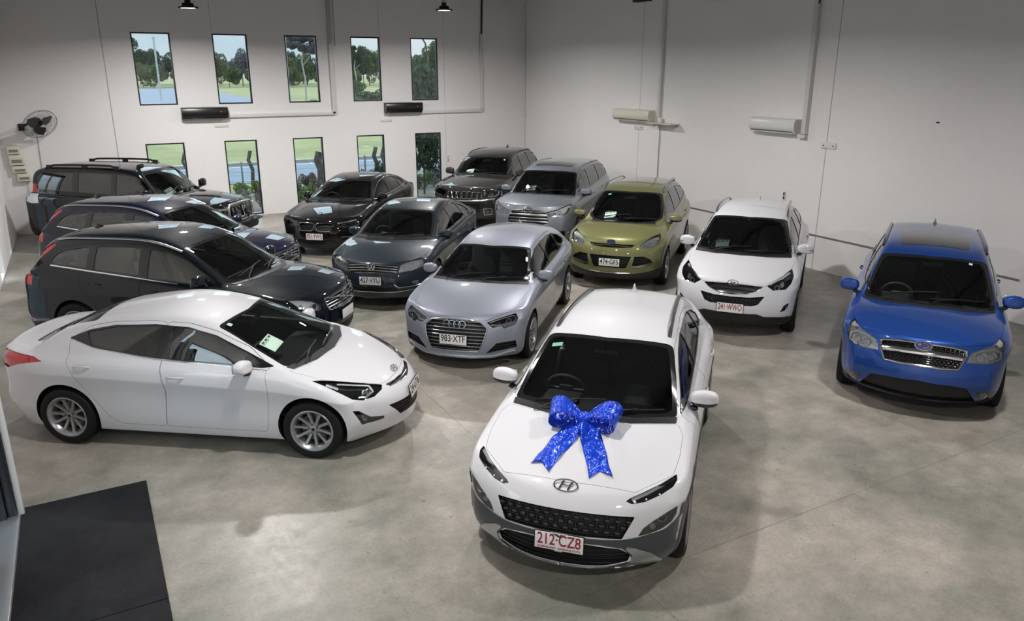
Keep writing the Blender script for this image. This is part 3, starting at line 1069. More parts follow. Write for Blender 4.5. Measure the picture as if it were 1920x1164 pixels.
    for (xa0, ya0, xb0, yb0) in D.get('wipers', [(-.06, -.52, -.13, .12), (-.03, .02, -.10, .60)]):
        cx0 = S['cowl'][0]
        P = []; N = []
        for t in range(9):
            y = lerp(ya0, yb0, t / 8)
            x = cx0 + lerp(xa0, xb0, t / 8) - .17 * (y / W) ** 2
            p, n = cast(B, Vector((x, y, 1.1)), Vector((0, 0, 1))); P.append(p + n * .016); N.append(n)
        w = MB().tube(P, .012, .018, N, 0, 6)
        y = ya0 + .05; p0, n0 = cast(B, Vector((cx0 + .03, y - .02, 1.1)), Vector((0, 0, 1)))
        mid = P[5]
        w.tube([p0 + n0 * .012, p0 + n0 * .03 + (mid - p0) * .3, mid + N[5] * .014], .018, .012, None, 0, 6)
        w.obj('wiper', [BLACKP], root)
    # --- grilles
    for g, R in gr:
        link(g.get('name', 'grille'), fill_grille(R, g, g.get('depth', .05)), root)
    # --- lamps
    for l, R, sgn in lamps:
        dp = l.get('depth', .045)
        mm = [{'chrome': REFL, 'black': BLACKG, 'grey': LAMPG, 'red': REDL, 'white': LAMPW}[l.get('house', 'black')], REFL, LAMPW, AMBER, LENS, BLACKG, REDL]
        o = sheet(R, -dp + .003, 0)
        for (y, z, rad, kind) in l.get('bowls', []):
            nf = Vector(l.get('dir', (1, .35, .15))); nf.y *= sgn; nf.normalize()
            p, n = cast(B, Vector((1.9, y * sgn, z)), Vector((1, 0, 0)) if abs(y) < .72 else Vector((.7, .7 * sgn, 0)))
            F = frame_at(p - n * (dp * .62), nf)
            if kind == 'bowl':
                o.lathe([(rad * .2, -.018), (rad * .6, -.01), (rad * .9, .006), (rad, .018), (rad * 1.06, .018), (rad * 1.06, 0)], 24, 1, F)
                o.ball((0, 0, -.004), (rad * .3, rad * .3, rad * .3), 2, F, 10)
            elif kind == 'lens':
                o.lathe([(rad * 1.0, -.01), (rad, .012), (rad * 1.25, .016), (rad * 1.3, .0)], 24, 1, F)
                o.ball((0, 0, -.002), (rad * .95, rad * .95, rad * .5), 5, F, 14)
            elif kind == 'dot':
                o.ball((0, 0, .012), (rad, rad, rad), 2, F, 10)
            elif kind == 'amber':
                o.ball((0, 0, 0), (rad, rad * .6, rad * .4), 3, F, 12)
        for pts, wd, mi in l.get('strips', []):
            P = []; N = []
            pp = [Vector((p[0], p[1] * sgn, p[2])) for p in pts]
            for a, b in zip(pp, pp[1:]):
                for t in range(4):
                    q = a.lerp(b, t / 4); p, n = cast(B, q, R.n); P.append(p - R.n * l.get('sd', .012)); N.append(R.n)
            p, n = cast(B, pp[-1], R.n); P.append(p - R.n * l.get('sd', .012)); N.append(R.n)
            o.tube(P, wd, .01, N, mi, 6)
        ob = o.obj(l['name'], mm, root, 40)
        if l.get('cover', True):
            cm = l.get('cmat', LENS)
            sheet(R, .0, 0, True).obj('lamp_cover', [cm], ob, fix=False)
        if l.get('rimm'):
            P, N = loopline(R, .001); MB().tube(P, l['rimm'][0], .008, N, 0, 6, True).obj('lamp_surround', [l['rimm'][1]], ob)
    # --- raised skins: cladding, skid plates, moulded trims
    for nm, pts, m, off, kind in D.get('skins', []):
        for sgn in ((1,) if kind == 'sym' else (1, -1)):
            q = sym(pts) if kind == 'sym' else (pts if sgn == 1 else mir(pts))
            n = None
            if kind == 'side': n = NY * sgn
            if kind == 'front': n = Vector((1, 0, 0))
            R = region(B, q, .04, .02, n)
            thick(R, off, .004, 0, nrm=True).obj(nm, [m], root, 35)
    for nm, pts, m, wd, ht, off in D.get('lines', []):
        for sgn in (1, -1) if any(abs(p[1]) > 1e-3 for p in pts) and not all(p[1] <= 1e-3 for p in pts) else (1,):
            P = []; N = []
            pp = [Vector((p[0], p[1] * sgn, p[2])) for p in pts]
            for a, b in zip(pp, pp[1:]):
                k = max(2, int((b - a).length / .05))
                for t in range(k + 1):
                    q = a.lerp(b, t / k); h = B.find_nearest(q); P.append(h[0] + h[1] * off); N.append(h[1])
            MB().tube(P, wd, ht, N, 0, 8).obj(nm, [m], root)
    if D.get('lip'):
        pts, m, wd, ht, off = D['lip']
        P = []; N = []
        full = [Vector(p) for p in sym(pts)]
        full = [Vector((p[0], -p[1], p[2])) for p in reversed(pts)] + [Vector(p) for p in pts if abs(p[1]) > 1e-4]
        for a, b in zip(full, full[1:]):
            for t in range(5):
                q = a.lerp(b, t / 5); h = B.find_nearest(q); P.append(h[0] + h[1] * off); N.append(h[1])
        MB().tube(P, wd, ht, N, 0, 8).obj('lower_lip', [m], root)
    # --- arches in dark plastic
    if D.get('archtrim'):
        aw = D['archtrim']
        for ax in (xa, -xa):
            for sgn in (1, -1):
                q = []
                for k in range(19):
                    a = radians(lerp(-22, 202, k / 18)); q.append((ax + (ar + aw) * cos(a), .8 * sgn, r + .01 + (ar + aw) * sin(a)))
                for k in range(19):
                    a = radians(lerp(202, -22, k / 18)); q.append((ax + (ar - .002) * cos(a), .8 * sgn, r + .01 + (ar - .002) * sin(a)))
                R = region(B, q, .05, 0, NY * sgn)
                thick(R, .016, .004, 0).obj('wheel_arch_trim', [D.get('archmat', BLACKP)], root)
    # --- door mirrors
    mx, my, mz = D['mirror']; ms = D.get('mirror_size', (.10, .235, .15))
    for sgn in (1, -1):
        mb = MB()
        F = Matrix.Translation((mx, sgn * (my - ms[1] / 2), mz)) @ Matrix.Rotation(radians(8 * sgn), 4, 'Z')
        bm = bmesh.new(); bmesh.ops.create_cube(bm, size=1)
        bmesh.ops.subdivide_edges(bm, edges=bm.edges[:], cuts=5, use_grid_fill=True)
        vs = []
        for v in bm.verts:
            x, y, z = v.co * 2
            l = (abs(x) ** 3.2 + abs(y) ** 3.2 + abs(z) ** 3.2) ** (1 / 3.2)
            x, y, z = x / l, y / l, z / l
            if x < 0: x *= .75
            yy = y * sgn
            tpr = 1 - .22 * max(0, -yy) if True else 1
            z *= (1 - .12 * max(0, yy)) * (.9 if z < 0 else 1)
            vs.append((x * ms[0] / 2 * (1 + .3 * (-z if z < 0 else 0)), y * ms[1] / 2, z * ms[2] / 2 * tpr))
        bm.verts.index_update()
        mb.add(vs, [[v.index for v in f.verts] for f in bm.faces], 0, F); bm.free()
        for i, f in enumerate(mb.f):
            cz = sum((F.inverted() @ mb.v[k]).z for k in f) / len(f)
            if D.get('mirror_split') and cz < -ms[2] * .14: mb.m[i] = 1
        mo = mb.obj('door_mirror', [D.get('mirror_mat', PT), BLACKG], root, 50, fix=True)
        # stalk
        p, n = cast(B, Vector((mx + .03, .8 * sgn, mz - .08)), NY * sgn)
        MB().tube([p - n * .02, p + Vector((0, sgn * .05, .0)), Vector((mx + .01, sgn * (my - ms[1] * .8), mz - ms[2] * .38))], .07, .045, None, 0, 8).obj('mirror_arm', [BLACKP], mo)
        MB().box((-ms[0] * .36, 0, .0), (.006, ms[1] * .8, ms[2] * .72), 0, .003, F).obj('mirror_glass', [CHROME], mo)
        if D.get('mirror_lamp'):
            MB().box((ms[0] * .42, sgn * ms[1] * .12, -.01), (.02, ms[1] * .62, .014), 0, .004, F).obj('indicator_strip', [LAMPG], mo)
    # --- roof rails
    if D.get('rails'):
        rl = D['rails']; m = rl['mat']
        for sgn in (1, -1):
            P = []; N = []; x0, x1 = rl['x']; K = 16
            for t in range(K + 1):
                x = lerp(x0, x1, t / K)
                y = lerp(rl['y'][0], rl['y'][1], t / K)
                p, n = cast(B, Vector((x, y * sgn, 1.9)), Vector((0, 0, 1)))
                e = min(t, K - t) / 2.0
                P.append(p + Vector((0, 0, rl['h'] * min(1, e ** .6 if e > 0 else .1)))); N.append(Vector((0, 0, 1)))
            mb = MB().tube(P, rl.get('w', .035), rl.get('t', .03), N, 0, 8)
            if rl.get('feet'):
                for f in rl['feet']:
                    x = lerp(x0, x1, f); y = lerp(rl['y'][0], rl['y'][1], f); p, n = cast(B, Vector((x, y * sgn, 1.9)), Vector((0, 0, 1)))
                    mb.box((p.x, p.y, p.z + rl['h'] * .45), (.13, .045, rl['h'] + .02), 0, .012)
            mb.obj('roof_rail', [m], root)
    # --- aerial, sunroof
    if D.get('fin'):
        fx, fh, fm = D['fin']; p, n = cast(B, Vector((fx, 0, 1.9)), Vector((0, 0, 1)))
        mb = MB(); vs = []; K = 10
        for i in range(K + 1):
            t = i / K
            for a, bb in ((.075, 0), (.045, .35), (.01, 1)):
                pass
        prof = [(.10, 0, .028), (.06, .3, .02), (.0, .72, .012), (-.045, 1.0, .006), (-.075, .96, .006), (-.085, .3, .016), (-.09, 0, .026)]
        lo = []; hi = []
        vs = [(p.x + .11, 0, p.z - .006), (p.x + .05, .032, p.z - .006), (p.x - .08, .032, p.z - .006), (p.x - .10, 0, p.z - .006), (p.x - .08, -.032, p.z - .006), (p.x + .05, -.032, p.z - .006),
              (p.x + .05, 0, p.z + fh * .35), (p.x - .02, .012, p.z + fh * .55), (p.x - .075, .012, p.z + fh * .5), (p.x - .02, -.012, p.z + fh * .55), (p.x - .075, -.012, p.z + fh * .5),
              (p.x - .035, .004, p.z + fh), (p.x - .075, .004, p.z + fh), (p.x - .075, -.004, p.z + fh), (p.x - .035, -.004, p.z + fh)]
        fs = [(0, 1, 6), (0, 6, 5), (1, 7, 6), (5, 6, 9), (1, 2, 8, 7), (4, 5, 9, 10), (2, 3, 8), (3, 4, 10), (3, 10, 8), (7, 8, 12, 11), (10, 9, 14, 13), (6, 7, 11), (6, 14, 9), (6, 11, 14), (8, 10, 13, 12), (11, 12, 13, 14), (0, 5, 4, 3, 2, 1)]
        mb.add(vs, fs).obj('roof_aerial', [fm], root, 50)
    if D.get('sunroof'):
        x0, x1, yw = D['sunroof']
        R = region(B, [(x0, yw, 1.7), (x1, yw, 1.7), (x1, -yw, 1.7), (x0, -yw, 1.7)], .06, .08, Vector((0, 0, 1)))
        thick(R, .005, .002, 0).obj('sunroof', [mat('sunroof_glass', (.01, .012, .013), .06, 0, .5)], root)
    # --- badge, number plate
    if D.get('emblem'):
        kind, w, y, z, nn = D['emblem']
        p, n = cast(B, Vector((1.9, y, z)), Vector(nn).normalized())
        n = (n + Vector(nn).normalized() * 1.0).normalized()
        me = emblem_mesh(kind, w)
        o = link('emblem', me, root); o.matrix_local = frame_at(p + n * D.get('emo', .008), n)
        if kind == 'blue_oval':
            t = link('badge_lettering', text_mesh('Ford', w * .24, CHROME, .002), o); t.matrix_local = Matrix.Translation((0, 0, .004))
    for txt, size, pos, nn, m in D.get('scripts', []):
        p, n = cast(B, Vector(pos), Vector(nn).normalized())
        o = link('lettering', text_mesh(txt, size, m, .003), root); o.matrix_local = frame_at(p + n * .006, n)
    if D.get('plate'):
        txt, z, pm, tilt = D['plate'][:4]
        p, n = cast(B, Vector((2, D['plate'][4] if len(D['plate']) > 4 else 0, z)), Vector((1, 0, 0)))
        n = Vector((cos(radians(tilt)), 0, sin(radians(tilt))))
        F = frame_at(p + n * .012, n)
        mb = MB().box((0, 0, -.006), (.386, .148, .010), 0, .003)
        base_o = mb.obj('number_plate', [BLACKP], root); base_o.matrix_local = F
        pl = MB().box((0, 0, 0), (.372, .134, .004), 0, .0015).obj('plate_face', [PLATEW], base_o)
        t = link('plate_characters', text_mesh(txt, .112, pm, .0015), base_o)
        sx = .335 / max(t.dimensions.x, .01) if t.dimensions.x > .01 else 1
        xs_ = [v.co.x for v in t.data.vertices] or [0, 1]; wd_ = max(xs_) - min(xs_)
        t.matrix_local = Matrix.Translation((0, .010, .003)) @ Matrix.Diagonal((.335 / wd_, 1.12, 1, 1))
        if D.get('plate_small'):
            for s, sz, yy, fm in D['plate_small']:
                t = link('plate_small_print', text_mesh(s, sz, fm, .0003), base_o); t.matrix_local = Matrix.Translation((0, yy, .003))
    # --- wheels
    tyre, rim, disc = wheel_meshes(r, D['wheel'])
    tk = W - .115
    for ax in (xa, -xa):
        for sgn in (1, -1):
            st = D.get('steer', 0) if ax > 0 else 0
            w = link('wheel', rim, root, (ax, sgn * tk, r), (0, D.get('spin', .2), (0 if sgn > 0 else pi) + radians(st)))
            link('tyre', tyre, w); link('brake_disc', disc, w)
    # --- cabin fittings
    trim = D.get('trimmat', SEATM); sh = S['H0'] if 'H0' in S else (.28 if S['peak'][1] < 1.5 else .38)
    cab_w = S.get('wbelt', .885) * W - .06
    dz = S['belt'][0] - .06
    m = MB()
    x1 = S['cowl'][0] - .04
    m.box((x1 - .30, 0, dz - .11), (.50, cab_w * 2 - .04, .20), 0, .05)
    m.box((x1 - .45, -.36, dz - .01), (.26, .34, .07), 0, .03)
    m.box((x1 - .62, 0, sh + .22), (.55, .24, .36), 0, .04)
    m.obj('dashboard', [DARKIN], root)
    if trim is BEIGE:
        MB().box((x1 - .58, .36, dz - .12), (.06, .70, .16), 0, .025).box((x1 - .58, -.36, dz - .22), (.06, .70, .10), 0, .025).obj('dashboard_trim', [BEIGE], root)
    sx = D.get('seatx', -.12)
    hz = min(S['peak'][1] - .20, sh + 1.0)
    for yy in (.36, -.36):
        s = MB()
        s.box((sx + .02, yy, sh + .28), (.52, .50, .18), 0, .06, seg=3)
        Mb = Matrix.Translation((sx - .26, yy, sh + .32)) @ Matrix.Rotation(radians(-16), 4, 'Y')
        s.box((0, 0, .30), (.14, .48, .62), 0, .06, Mb, 3)
        s.box((.0, 0, .70), (.10, .27, .17), 0, .05, Mb, 3)
        s.box((0, 0, .59), (.02, .14, .12), 1, .005, Mb)
        s.obj('front_seat', [trim, BLACKP], root)
    suv_ = S.get('suv', True)
    rx = sx - (.98 if suv_ else .86)
    s = MB(); s.box((rx + .05, 0, sh + .27), (.5, cab_w * 2 - .12, .17), 0, .06, seg=3)
    Mb = Matrix.Translation((rx - .25, 0, sh + .3)) @ Matrix.Rotation(radians(-20), 4, 'Y')
    s.box((0, 0, .30), (.14, cab_w * 2 - .18, .60), 0, .06, Mb, 3)
    for yy in (-.38, .38): s.box((0, yy, .64 if suv_ else .56), (.09, .25, .14), 0, .04, Mb, 3)
    s.obj('rear_seat', [trim], root)
    st = MB(); F = Matrix.Translation((x1 - .60, -.36, dz + .02)) @ Matrix.Rotation(radians(-65), 4, 'Y')
    st.tube([F @ Vector((.185 * cos(2 * pi * k / 28), .185 * sin(2 * pi * k / 28), 0)) for k in range(28)], .03, .03, [F.to_3x3() @ Vector((0, 0, 1))] * 28, 0, 8, True)
    st.box((0, 0, -.01), (.12, .14, .05), 0, .03, F)
    st.box((0, 0, -.005), (.04, .34, .02), 0, .006, F); st.box((-.09, 0, -.005), (.16, .05, .02), 0, .006, F)
    st.obj('steering_wheel', [mat('wheel_leather', (.045, .045, .047), .4)], root)
    MB().box((S['header'][0] + .13, 0, S['header'][1] - .14), (.03, .24, .065), 0, .012).obj('rear_view_mirror', [BLACKG], root)
    MB().box(((xc + xrr) / 2, 0, zfl + .012), (xc - xrr - .02, cab_w * 2, .02), 0).obj('cabin_floor', [DARKIN], root)
    # --- papers in the screen
    for (x, y, sxp, syp, kind) in D.get('cards', []):
        R = region(B, [(x + sxp * .5, y + syp * .5, 1.1), (x + sxp * .5, y - syp * .5, 1.1), (x - sxp * .5, y - syp * .5, 1.1), (x - sxp * .5, y + syp * .5, 1.1)], .05, 0, Vector((0, 0, 1)))
        if kind == 'card':
            o = thick(R, -.010, .0115, 0, nrm=True).obj('price_card', [PAPER], root)
            for k in range(2):
                q = [(x - sxp * .5 + sxp * (.16 + k * .12), y - syp * .42, 1.1), (x - sxp * .5 + sxp * (.16 + k * .12), y + syp * (.42 - .3 * k), 1.1)]
                P = []; N = []
                for t in range(9):
                    v = Vector(q[0]).lerp(Vector(q[1]), t / 8); p, n = cast(B, v, Vector((0, 0, 1))); P.append(p - n * .0085); N.append(n)
                for t in range(0, 8, 1 if k else 1):
                    if t % 3 != 2: MB().tube([P[t], P[t].lerp(P[t + 1], .85)], .022 if k == 0 else .008, .001, N[:2], 0, 4, square=True).obj('card_print', [PAPERG], o)
        else:
            thick(R, -.006, .0075, 0, nrm=True).obj('screen_sticker', [STICK if kind == 'green' else PAPER], root)
    return root, B
# ------------------------------------------------------------------ looks of each car (outlines measured in car coordinates: x forward, y left, z up)
WHITE = paint('paint_white', (.575, .575, .60), 0, .5)
F1 = (1, 0, 0)
DET = {}
DET['kona'] = dict(label='white small SUV with grey bumper cladding and a big blue bow on its bonnet', paint=WHITE, lvl=4,
    ws=[(.315, 0, 1.46), (.225, .585, 1.41), (.60, .665, 1.21), (.94, .715, 1.02), (1.075, .35, 1.035), (1.11, 0, 1.04)],
    rw=[(-1.52, 0, 1.42), (-1.52, .52, 1.38), (-1.80, .60, 1.12), (-1.84, 0, 1.12)], rearglass=PRG,
    dt=[(.90, 1.045), (.72, 1.13), (.45, 1.27), (.20, 1.36), (-.10, 1.43), (-.50, 1.445), (-.85, 1.42), (-1.15, 1.36), (-1.28, 1.29)],
    db=[(-1.22, 1.22), (-.80, 1.18), (-.2, 1.12), (.4, 1.07)], pillars=[(-.20, .09), (-.98, .07)],
    bonnet=[(1.93, 0, .84), (1.905, .30, .83), (1.885, .52, .80), (1.62, .765, .86), (1.40, .79, .91), (1.15, .785, .965), (1.02, .735, 1.0), (1.165, .35, 1.03), (1.20, 0, 1.04)],
    doors=[[(.86, .30), (.88, .95), (.92, 1.02), (.72, 1.17), (.45, 1.31), (.20, 1.40), (-.20, 1.465), (-.20, .30)],
           [(-.206, .30), (-.206, 1.465), (-.5, 1.475), (-.85, 1.455), (-1.18, 1.39), (-1.25, 1.22), (-1.22, .95), (-.98, .66), (-.90, .30)]],
    handles=[(-.03, .90), (-.98, .95)], mirror=(.62, 1.035, 1.09), mirror_split=True, mirror_size=(.12, .25, .16),
    grilles=[dict(half=[(2.1, 0, .695), (2.06, .28, .685), (1.985, .535, .665), (2.06, .455, .505), (2.13, .2, .52), (2.14, 0, .525)], fill='mesh', s=.075),
             dict(name='lower_intake', half=[(2.13, 0, .465), (2.10, .25, .45), (2.05, .44, .42), (2.02, .52, .36), (2.03, .50, .29), (2.08, .32, .255), (2.12, 0, .255)], fill='bars', n=5, w=.008)],
    lamps=[dict(name='daytime_lamp', pts=[(1.955, .455, .765), (1.93, .484, .782), (1.864, .575, .812), (1.744, .69, .84), (1.60, .79, .862), (1.655, .80, .842), (1.733, .775, .816), (1.815, .70, .784), (1.904, .59, .752), (1.95, .50, .745)],
                house='black', depth=.02, r=.01, strips=[([(1.93, .50, .772), (1.85, .60, .80), (1.74, .70, .825), (1.64, .78, .85)], .028, 1)], bowls=[(.52, .765, .012, 'dot'), (.60, .775, .008, 'dot'), (.69, .795, .008, 'dot')]),
           dict(name='headlight', pts=[(2.0, .565, .515), (1.976, .60, .575), (1.926, .665, .622), (1.842, .765, .675), (1.785, .825, .70), (1.795, .825, .634), (1.834, .80, .585), (1.891, .74, .552), (1.955, .65, .525)],
                house='grey', depth=.045, bowls=[(.755, .63, .03, 'lens'), (.67, .575, .022, 'bowl')], rimm=None)],
    skins=[('bumper_cladding', [(2.14, 0, .515), (2.06, .455, .498), (2.0, .57, .508), (1.89, .75, .54), (1.78, .84, .60), (1.74, .85, .70), (1.70, .87, .70), (1.70, .88, .24), (1.95, .70, .23), (2.02, .56, .26), (2.04, .53, .32), (2.045, .50, .385), (2.06, .455, .43), (2.09, .30, .462), (2.13, 0, .478)], GREYP, .010, 'front'),
           ('skid_plate', [(2.10, 0, .245), (2.05, .35, .25), (2.0, .52, .29), (2.01, .53, .36), (2.045, .475, .43), (2.02, .53, .435), (1.96, .66, .36), (1.88, .74, .24), (1.99, .56, .205), (2.05, .35, .20), (2.10, 0, .20)], SATIN, .018, 'front'),
           ('lower_side_cladding', [(.86, .88, .24), (.86, .88, .36), (-.9, .88, .36), (-.9, .88, .24)], GREYP, .012, 'side')],
    archtrim=.055, archmat=GREYP,
    rails=dict(mat=mat('rail_grey', (.13, .135, .14), .3, .8), x=(.12, -1.35), y=(.535, .485), h=.03, w=.04, feet=()),
    fin=(-1.15, .075, WHITE), emblem=('slanted_h', .185, 0, .768, (.75, 0, .65)),
    plate=('212\u00b7CZ8', .45, PLATER, 6), plate_small=[('QUEENSLAND - SUNSHINE STATE', .022, -.052, PLATER), ('PREOWNED AND APPROVED', .010, .0705, PLATEW), ('BARTONS', .013, -.0712, PLATEW)],
    wheel=dict(n=5, w=.06, mat=ALLOY), cards=[(.40, -.47, .045, .10, 'green')], seatx=-.15, steer=0)
DET['elantra'] = dict(label='white four-door sedan parked side-on nearest the door mat', paint=WHITE, lvl=4,
    ws=[(.375, 0, 1.335), (.28, .53, 1.285), (.66, .615, 1.12), (1.06, .70, .94), (1.18, .38, .93), (1.225, 0, .935)],
    rw=[(-1.12, 0, 1.33), (-1.08, .50, 1.285), (-1.50, .52, 1.17), (-1.86, .50, 1.04), (-1.86, 0, 1.055)],
    dt=[(.96, .955), (.67, 1.075), (.31, 1.215), (0, 1.285), (-.37, 1.305), (-.83, 1.272), (-1.12, 1.215), (-1.315, 1.14)],
    db=[(-1.02, 1.07), (-.70, 1.025), (-.31, .997), (.06, .975), (.42, .962), (.84, .945)], pillars=[(-.235, .10)],
    glass=SDG, rearglass=SDG,
    bonnet=[(2.03, 0, .655), (2.0, .28, .655), (1.95, .40, .66), (1.70, .61, .755), (1.42, .74, .835), (1.12, .765, .905), (1.24, .5, .90), (1.31, .25, .91), (1.33, 0, .915)],
    doors=[[(.87, .27), (.925, .74), (.885, .925), (.93, .95), (.67, 1.11), (.31, 1.25), (0, 1.32), (-.235, 1.33), (-.235, .95), (-.18, .68), (-.235, .27)],
           [(-.241, .27), (-.186, .68), (-.241, .95), (-.241, 1.33), (-.40, 1.335), (-.83, 1.302), (-1.12, 1.25), (-1.30, 1.13), (-1.27, .95), (-1.20, .82), (-1.05, .60), (-.86, .34), (-.74, .27)]],
    handles=[(-.06, .835), (-1.08, .90)], mirror=(.68, 1.0, .985), mirror_size=(.15, .22, .14),
    grilles=[dict(name='grille_slit', half=[(2.08, 0, .648), (2.05, .2, .648), (1.99, .36, .65), (2.02, .34, .615), (2.09, .15, .607), (2.11, 0, .60)], depth=.025, fill='bars', n=2, mi=3, r=.01, frame=(.008, 1)),
             dict(name='lower_grille', half=[(2.21, 0, .468), (2.18, .22, .468), (2.08, .50, .478), (2.13, .35, .32), (2.2, 0, .315)], fill='bars', n=5)],
    lamps=[dict(name='headlight', pts=[(1.36, .80, .835), (1.46, .745, .838), (1.711, .60, .772), (1.86, .49, .71), (1.965, .395, .665), (1.975, .45, .628), (1.935, .59, .603), (1.849, .70, .603), (1.76, .775, .635), (1.60, .80, .735)],
                house='black', depth=.04, sd=.012, bowls=[(.63, .665, .038, 'bowl'), (.58, .67, .025, 'lens')],
                strips=[([(1.60, .71, .79), (1.75, .60, .735), (1.86, .51, .695)], .02, 2), ([(1.86, .51, .695), (1.915, .545, .65), (1.87, .66, .63), (1.82, .70, .65)], .024, 2), ([(1.50, .77, .79), (1.62, .755, .745)], .035, 1)]),
           dict(name='fog_light', pts=[(1.788, .835, .54), (1.836, .79, .525), (1.925, .69, .42), (2.031, .555, .38), (2.025, .565, .352), (1.938, .662, .35), (1.855, .765, .36)], house='black', depth=.035, bowls=[(.755, .44, .035, 'bowl'), (.715, .40, .02, 'bowl')]),
           dict(name='tail_light', pts=[(-2.16, .62, .985), (-2.016, .76, 1.0), (-1.884, .80, .995), (-1.643, .83, .975), (-1.53, .86, .935), (-1.809, .86, .895), (-1.99, .80, .825), (-2.15, .66, .83)], house='red', depth=.02, cover=False,
                strips=[([(-1.70, .83, .935), (-1.95, .80, .915), (-2.08, .72, .91)], .05, 6)])],
    fin=None, emblem=('slanted_h', .15, 0, .632, (.8, 0, .6)), plate=('24\u00b7UT6', .50, PLATEK, 10),
    trim=None, wheel=dict(n=10, w=.036, rim=.68, dish=.02, rot=.35, tip=1.0), wipers=[(.0, -.58, -.07, .0), (.03, -.08, -.04, .55)], cowlw=.10, band=(.03, .04),
    cards=[(.80, -.42, .17, .23, 'card'), (.36, -.43, .05, .05, 'white')], seatx=-.10,
    lines=[('door_seal_trim', [(-1.3, -.665, 1.12), (-1.0, -.745, 1.06), (-.3, -.785, .99), (.4, -.785, .955), (.9, -.80, .925)], CHROME, .012, .006, .002)])
DET['forester'] = dict(label='blue SUV with a sunroof and chrome grille parked alone at the right', paint=paint('paint_blue', (.011, .052, .24), .35, .38, .05),
    ws=[(.51, 0, 1.565), (.43, .595, 1.52), (.72, .67, 1.32), (1.03, .725, 1.09), (1.22, .38, 1.11), (1.28, 0, 1.12)], rw=[(-1.82, 0, 1.56), (-1.82, .55, 1.52), (-2.05, .62, 1.18), (-2.07, 0, 1.18)],
    rearglass=PRG, dt=[(1.0, 1.12), (.82, 1.22), (.58, 1.37), (.36, 1.48), (.1, 1.55), (-.5, 1.57), (-1.2, 1.55), (-1.75, 1.50), (-1.9, 1.40)], db=[(-1.85, 1.19), (-1.0, 1.16), (0, 1.13)], pillars=[(-.15, .09), (-1.02, .08)],
    bonnet=[(2.09, 0, .925), (2.07, .28, .915), (2.05, .44, .875), (1.93, .64, .90), (1.75, .76, .965), (1.50, .79, 1.0), (1.15, .79, 1.05), (1.29, .4, 1.10), (1.36, 0, 1.115)],
    doors=[[(.88, .32), (.92, .9), (.98, 1.10), (.58, 1.42), (.36, 1.52), (.1, 1.585), (-.15, 1.595), (-.15, .32)], [(-.156, .32), (-.156, 1.595), (-1.1, 1.585), (-1.22, 1.3), (-1.2, 1.0), (-1.0, .72), (-.92, .32)]],
    handles=[(.02, .97), (-.92, 1.0)], mirror=(.78, 1.04, 1.15), mirror_size=(.12, .24, .17),
    grilles=[dict(half=[(2.12, 0, .895), (2.10, .28, .885), (2.07, .425, .86), (2.09, .43, .80), (2.17, .37, .665), (2.21, .2, .66), (2.22, 0, .66)], fill='mesh', s=.045, frame=(.024, 1), xbars=[(.60, .065, 1, .002)]),
             dict(name='lower_intake', half=[(2.24, 0, .50), (2.20, .34, .475), (2.15, .49, .445), (2.05, .58, .30), (2.0, .6, .245), (2.2, 0, .245)], fill='none')],
    lamps=[dict(name='headlight', pts=[(1.73, .755, .975), (1.80, .80, .925), (1.87, .80, .78), (1.95, .745, .728), (2.03, .615, .722), (2.115, .445, .738), (2.06, .475, .845), (2.0, .565, .88), (1.91, .67, .905)],
                house='chrome', depth=.045, strips=[([(2.07, .50, .83), (2.0, .58, .86), (1.91, .70, .87), (1.87, .775, .83), (1.90, .785, .77), (1.99, .69, .735)], .022, 2)],
                bowls=[(.60, .79, .045, 'bowl'), (.70, .80, .04, 'bowl'), (.755, .905, .025, 'amber')]),
           dict(name='fog_light', pts=[(2.08, .585, .40), (1.88, .80, .385), (1.87, .80, .29), (2.0, .64, .275)], house='black', depth=.04, bowls=[(.68, .335, .034, 'bowl')])],
    rails=dict(mat=BLACKG, x=(.15, -1.75), y=(.60, .575), h=.03, w=.04), fin=(-1.45, .07, BLACKG), sunroof=(.22, -.5, .40),
    emblem=('stars', .175, 0, .80, (.95, 0, .3)), emo=.022, wheel=dict(n=5, w=.06), mirror_lamp=False,
    skins=[('lower_bumper', [(2.10, 0, .245), (1.98, .6, .255), (1.80, .82, .27), (1.80, .82, .22), (2.0, .6, .20), (2.15, 0, .20)], BLACKP, .013, 'front')], cards=[(.52, .42, .035, .04, 'white')], seatx=-.05)
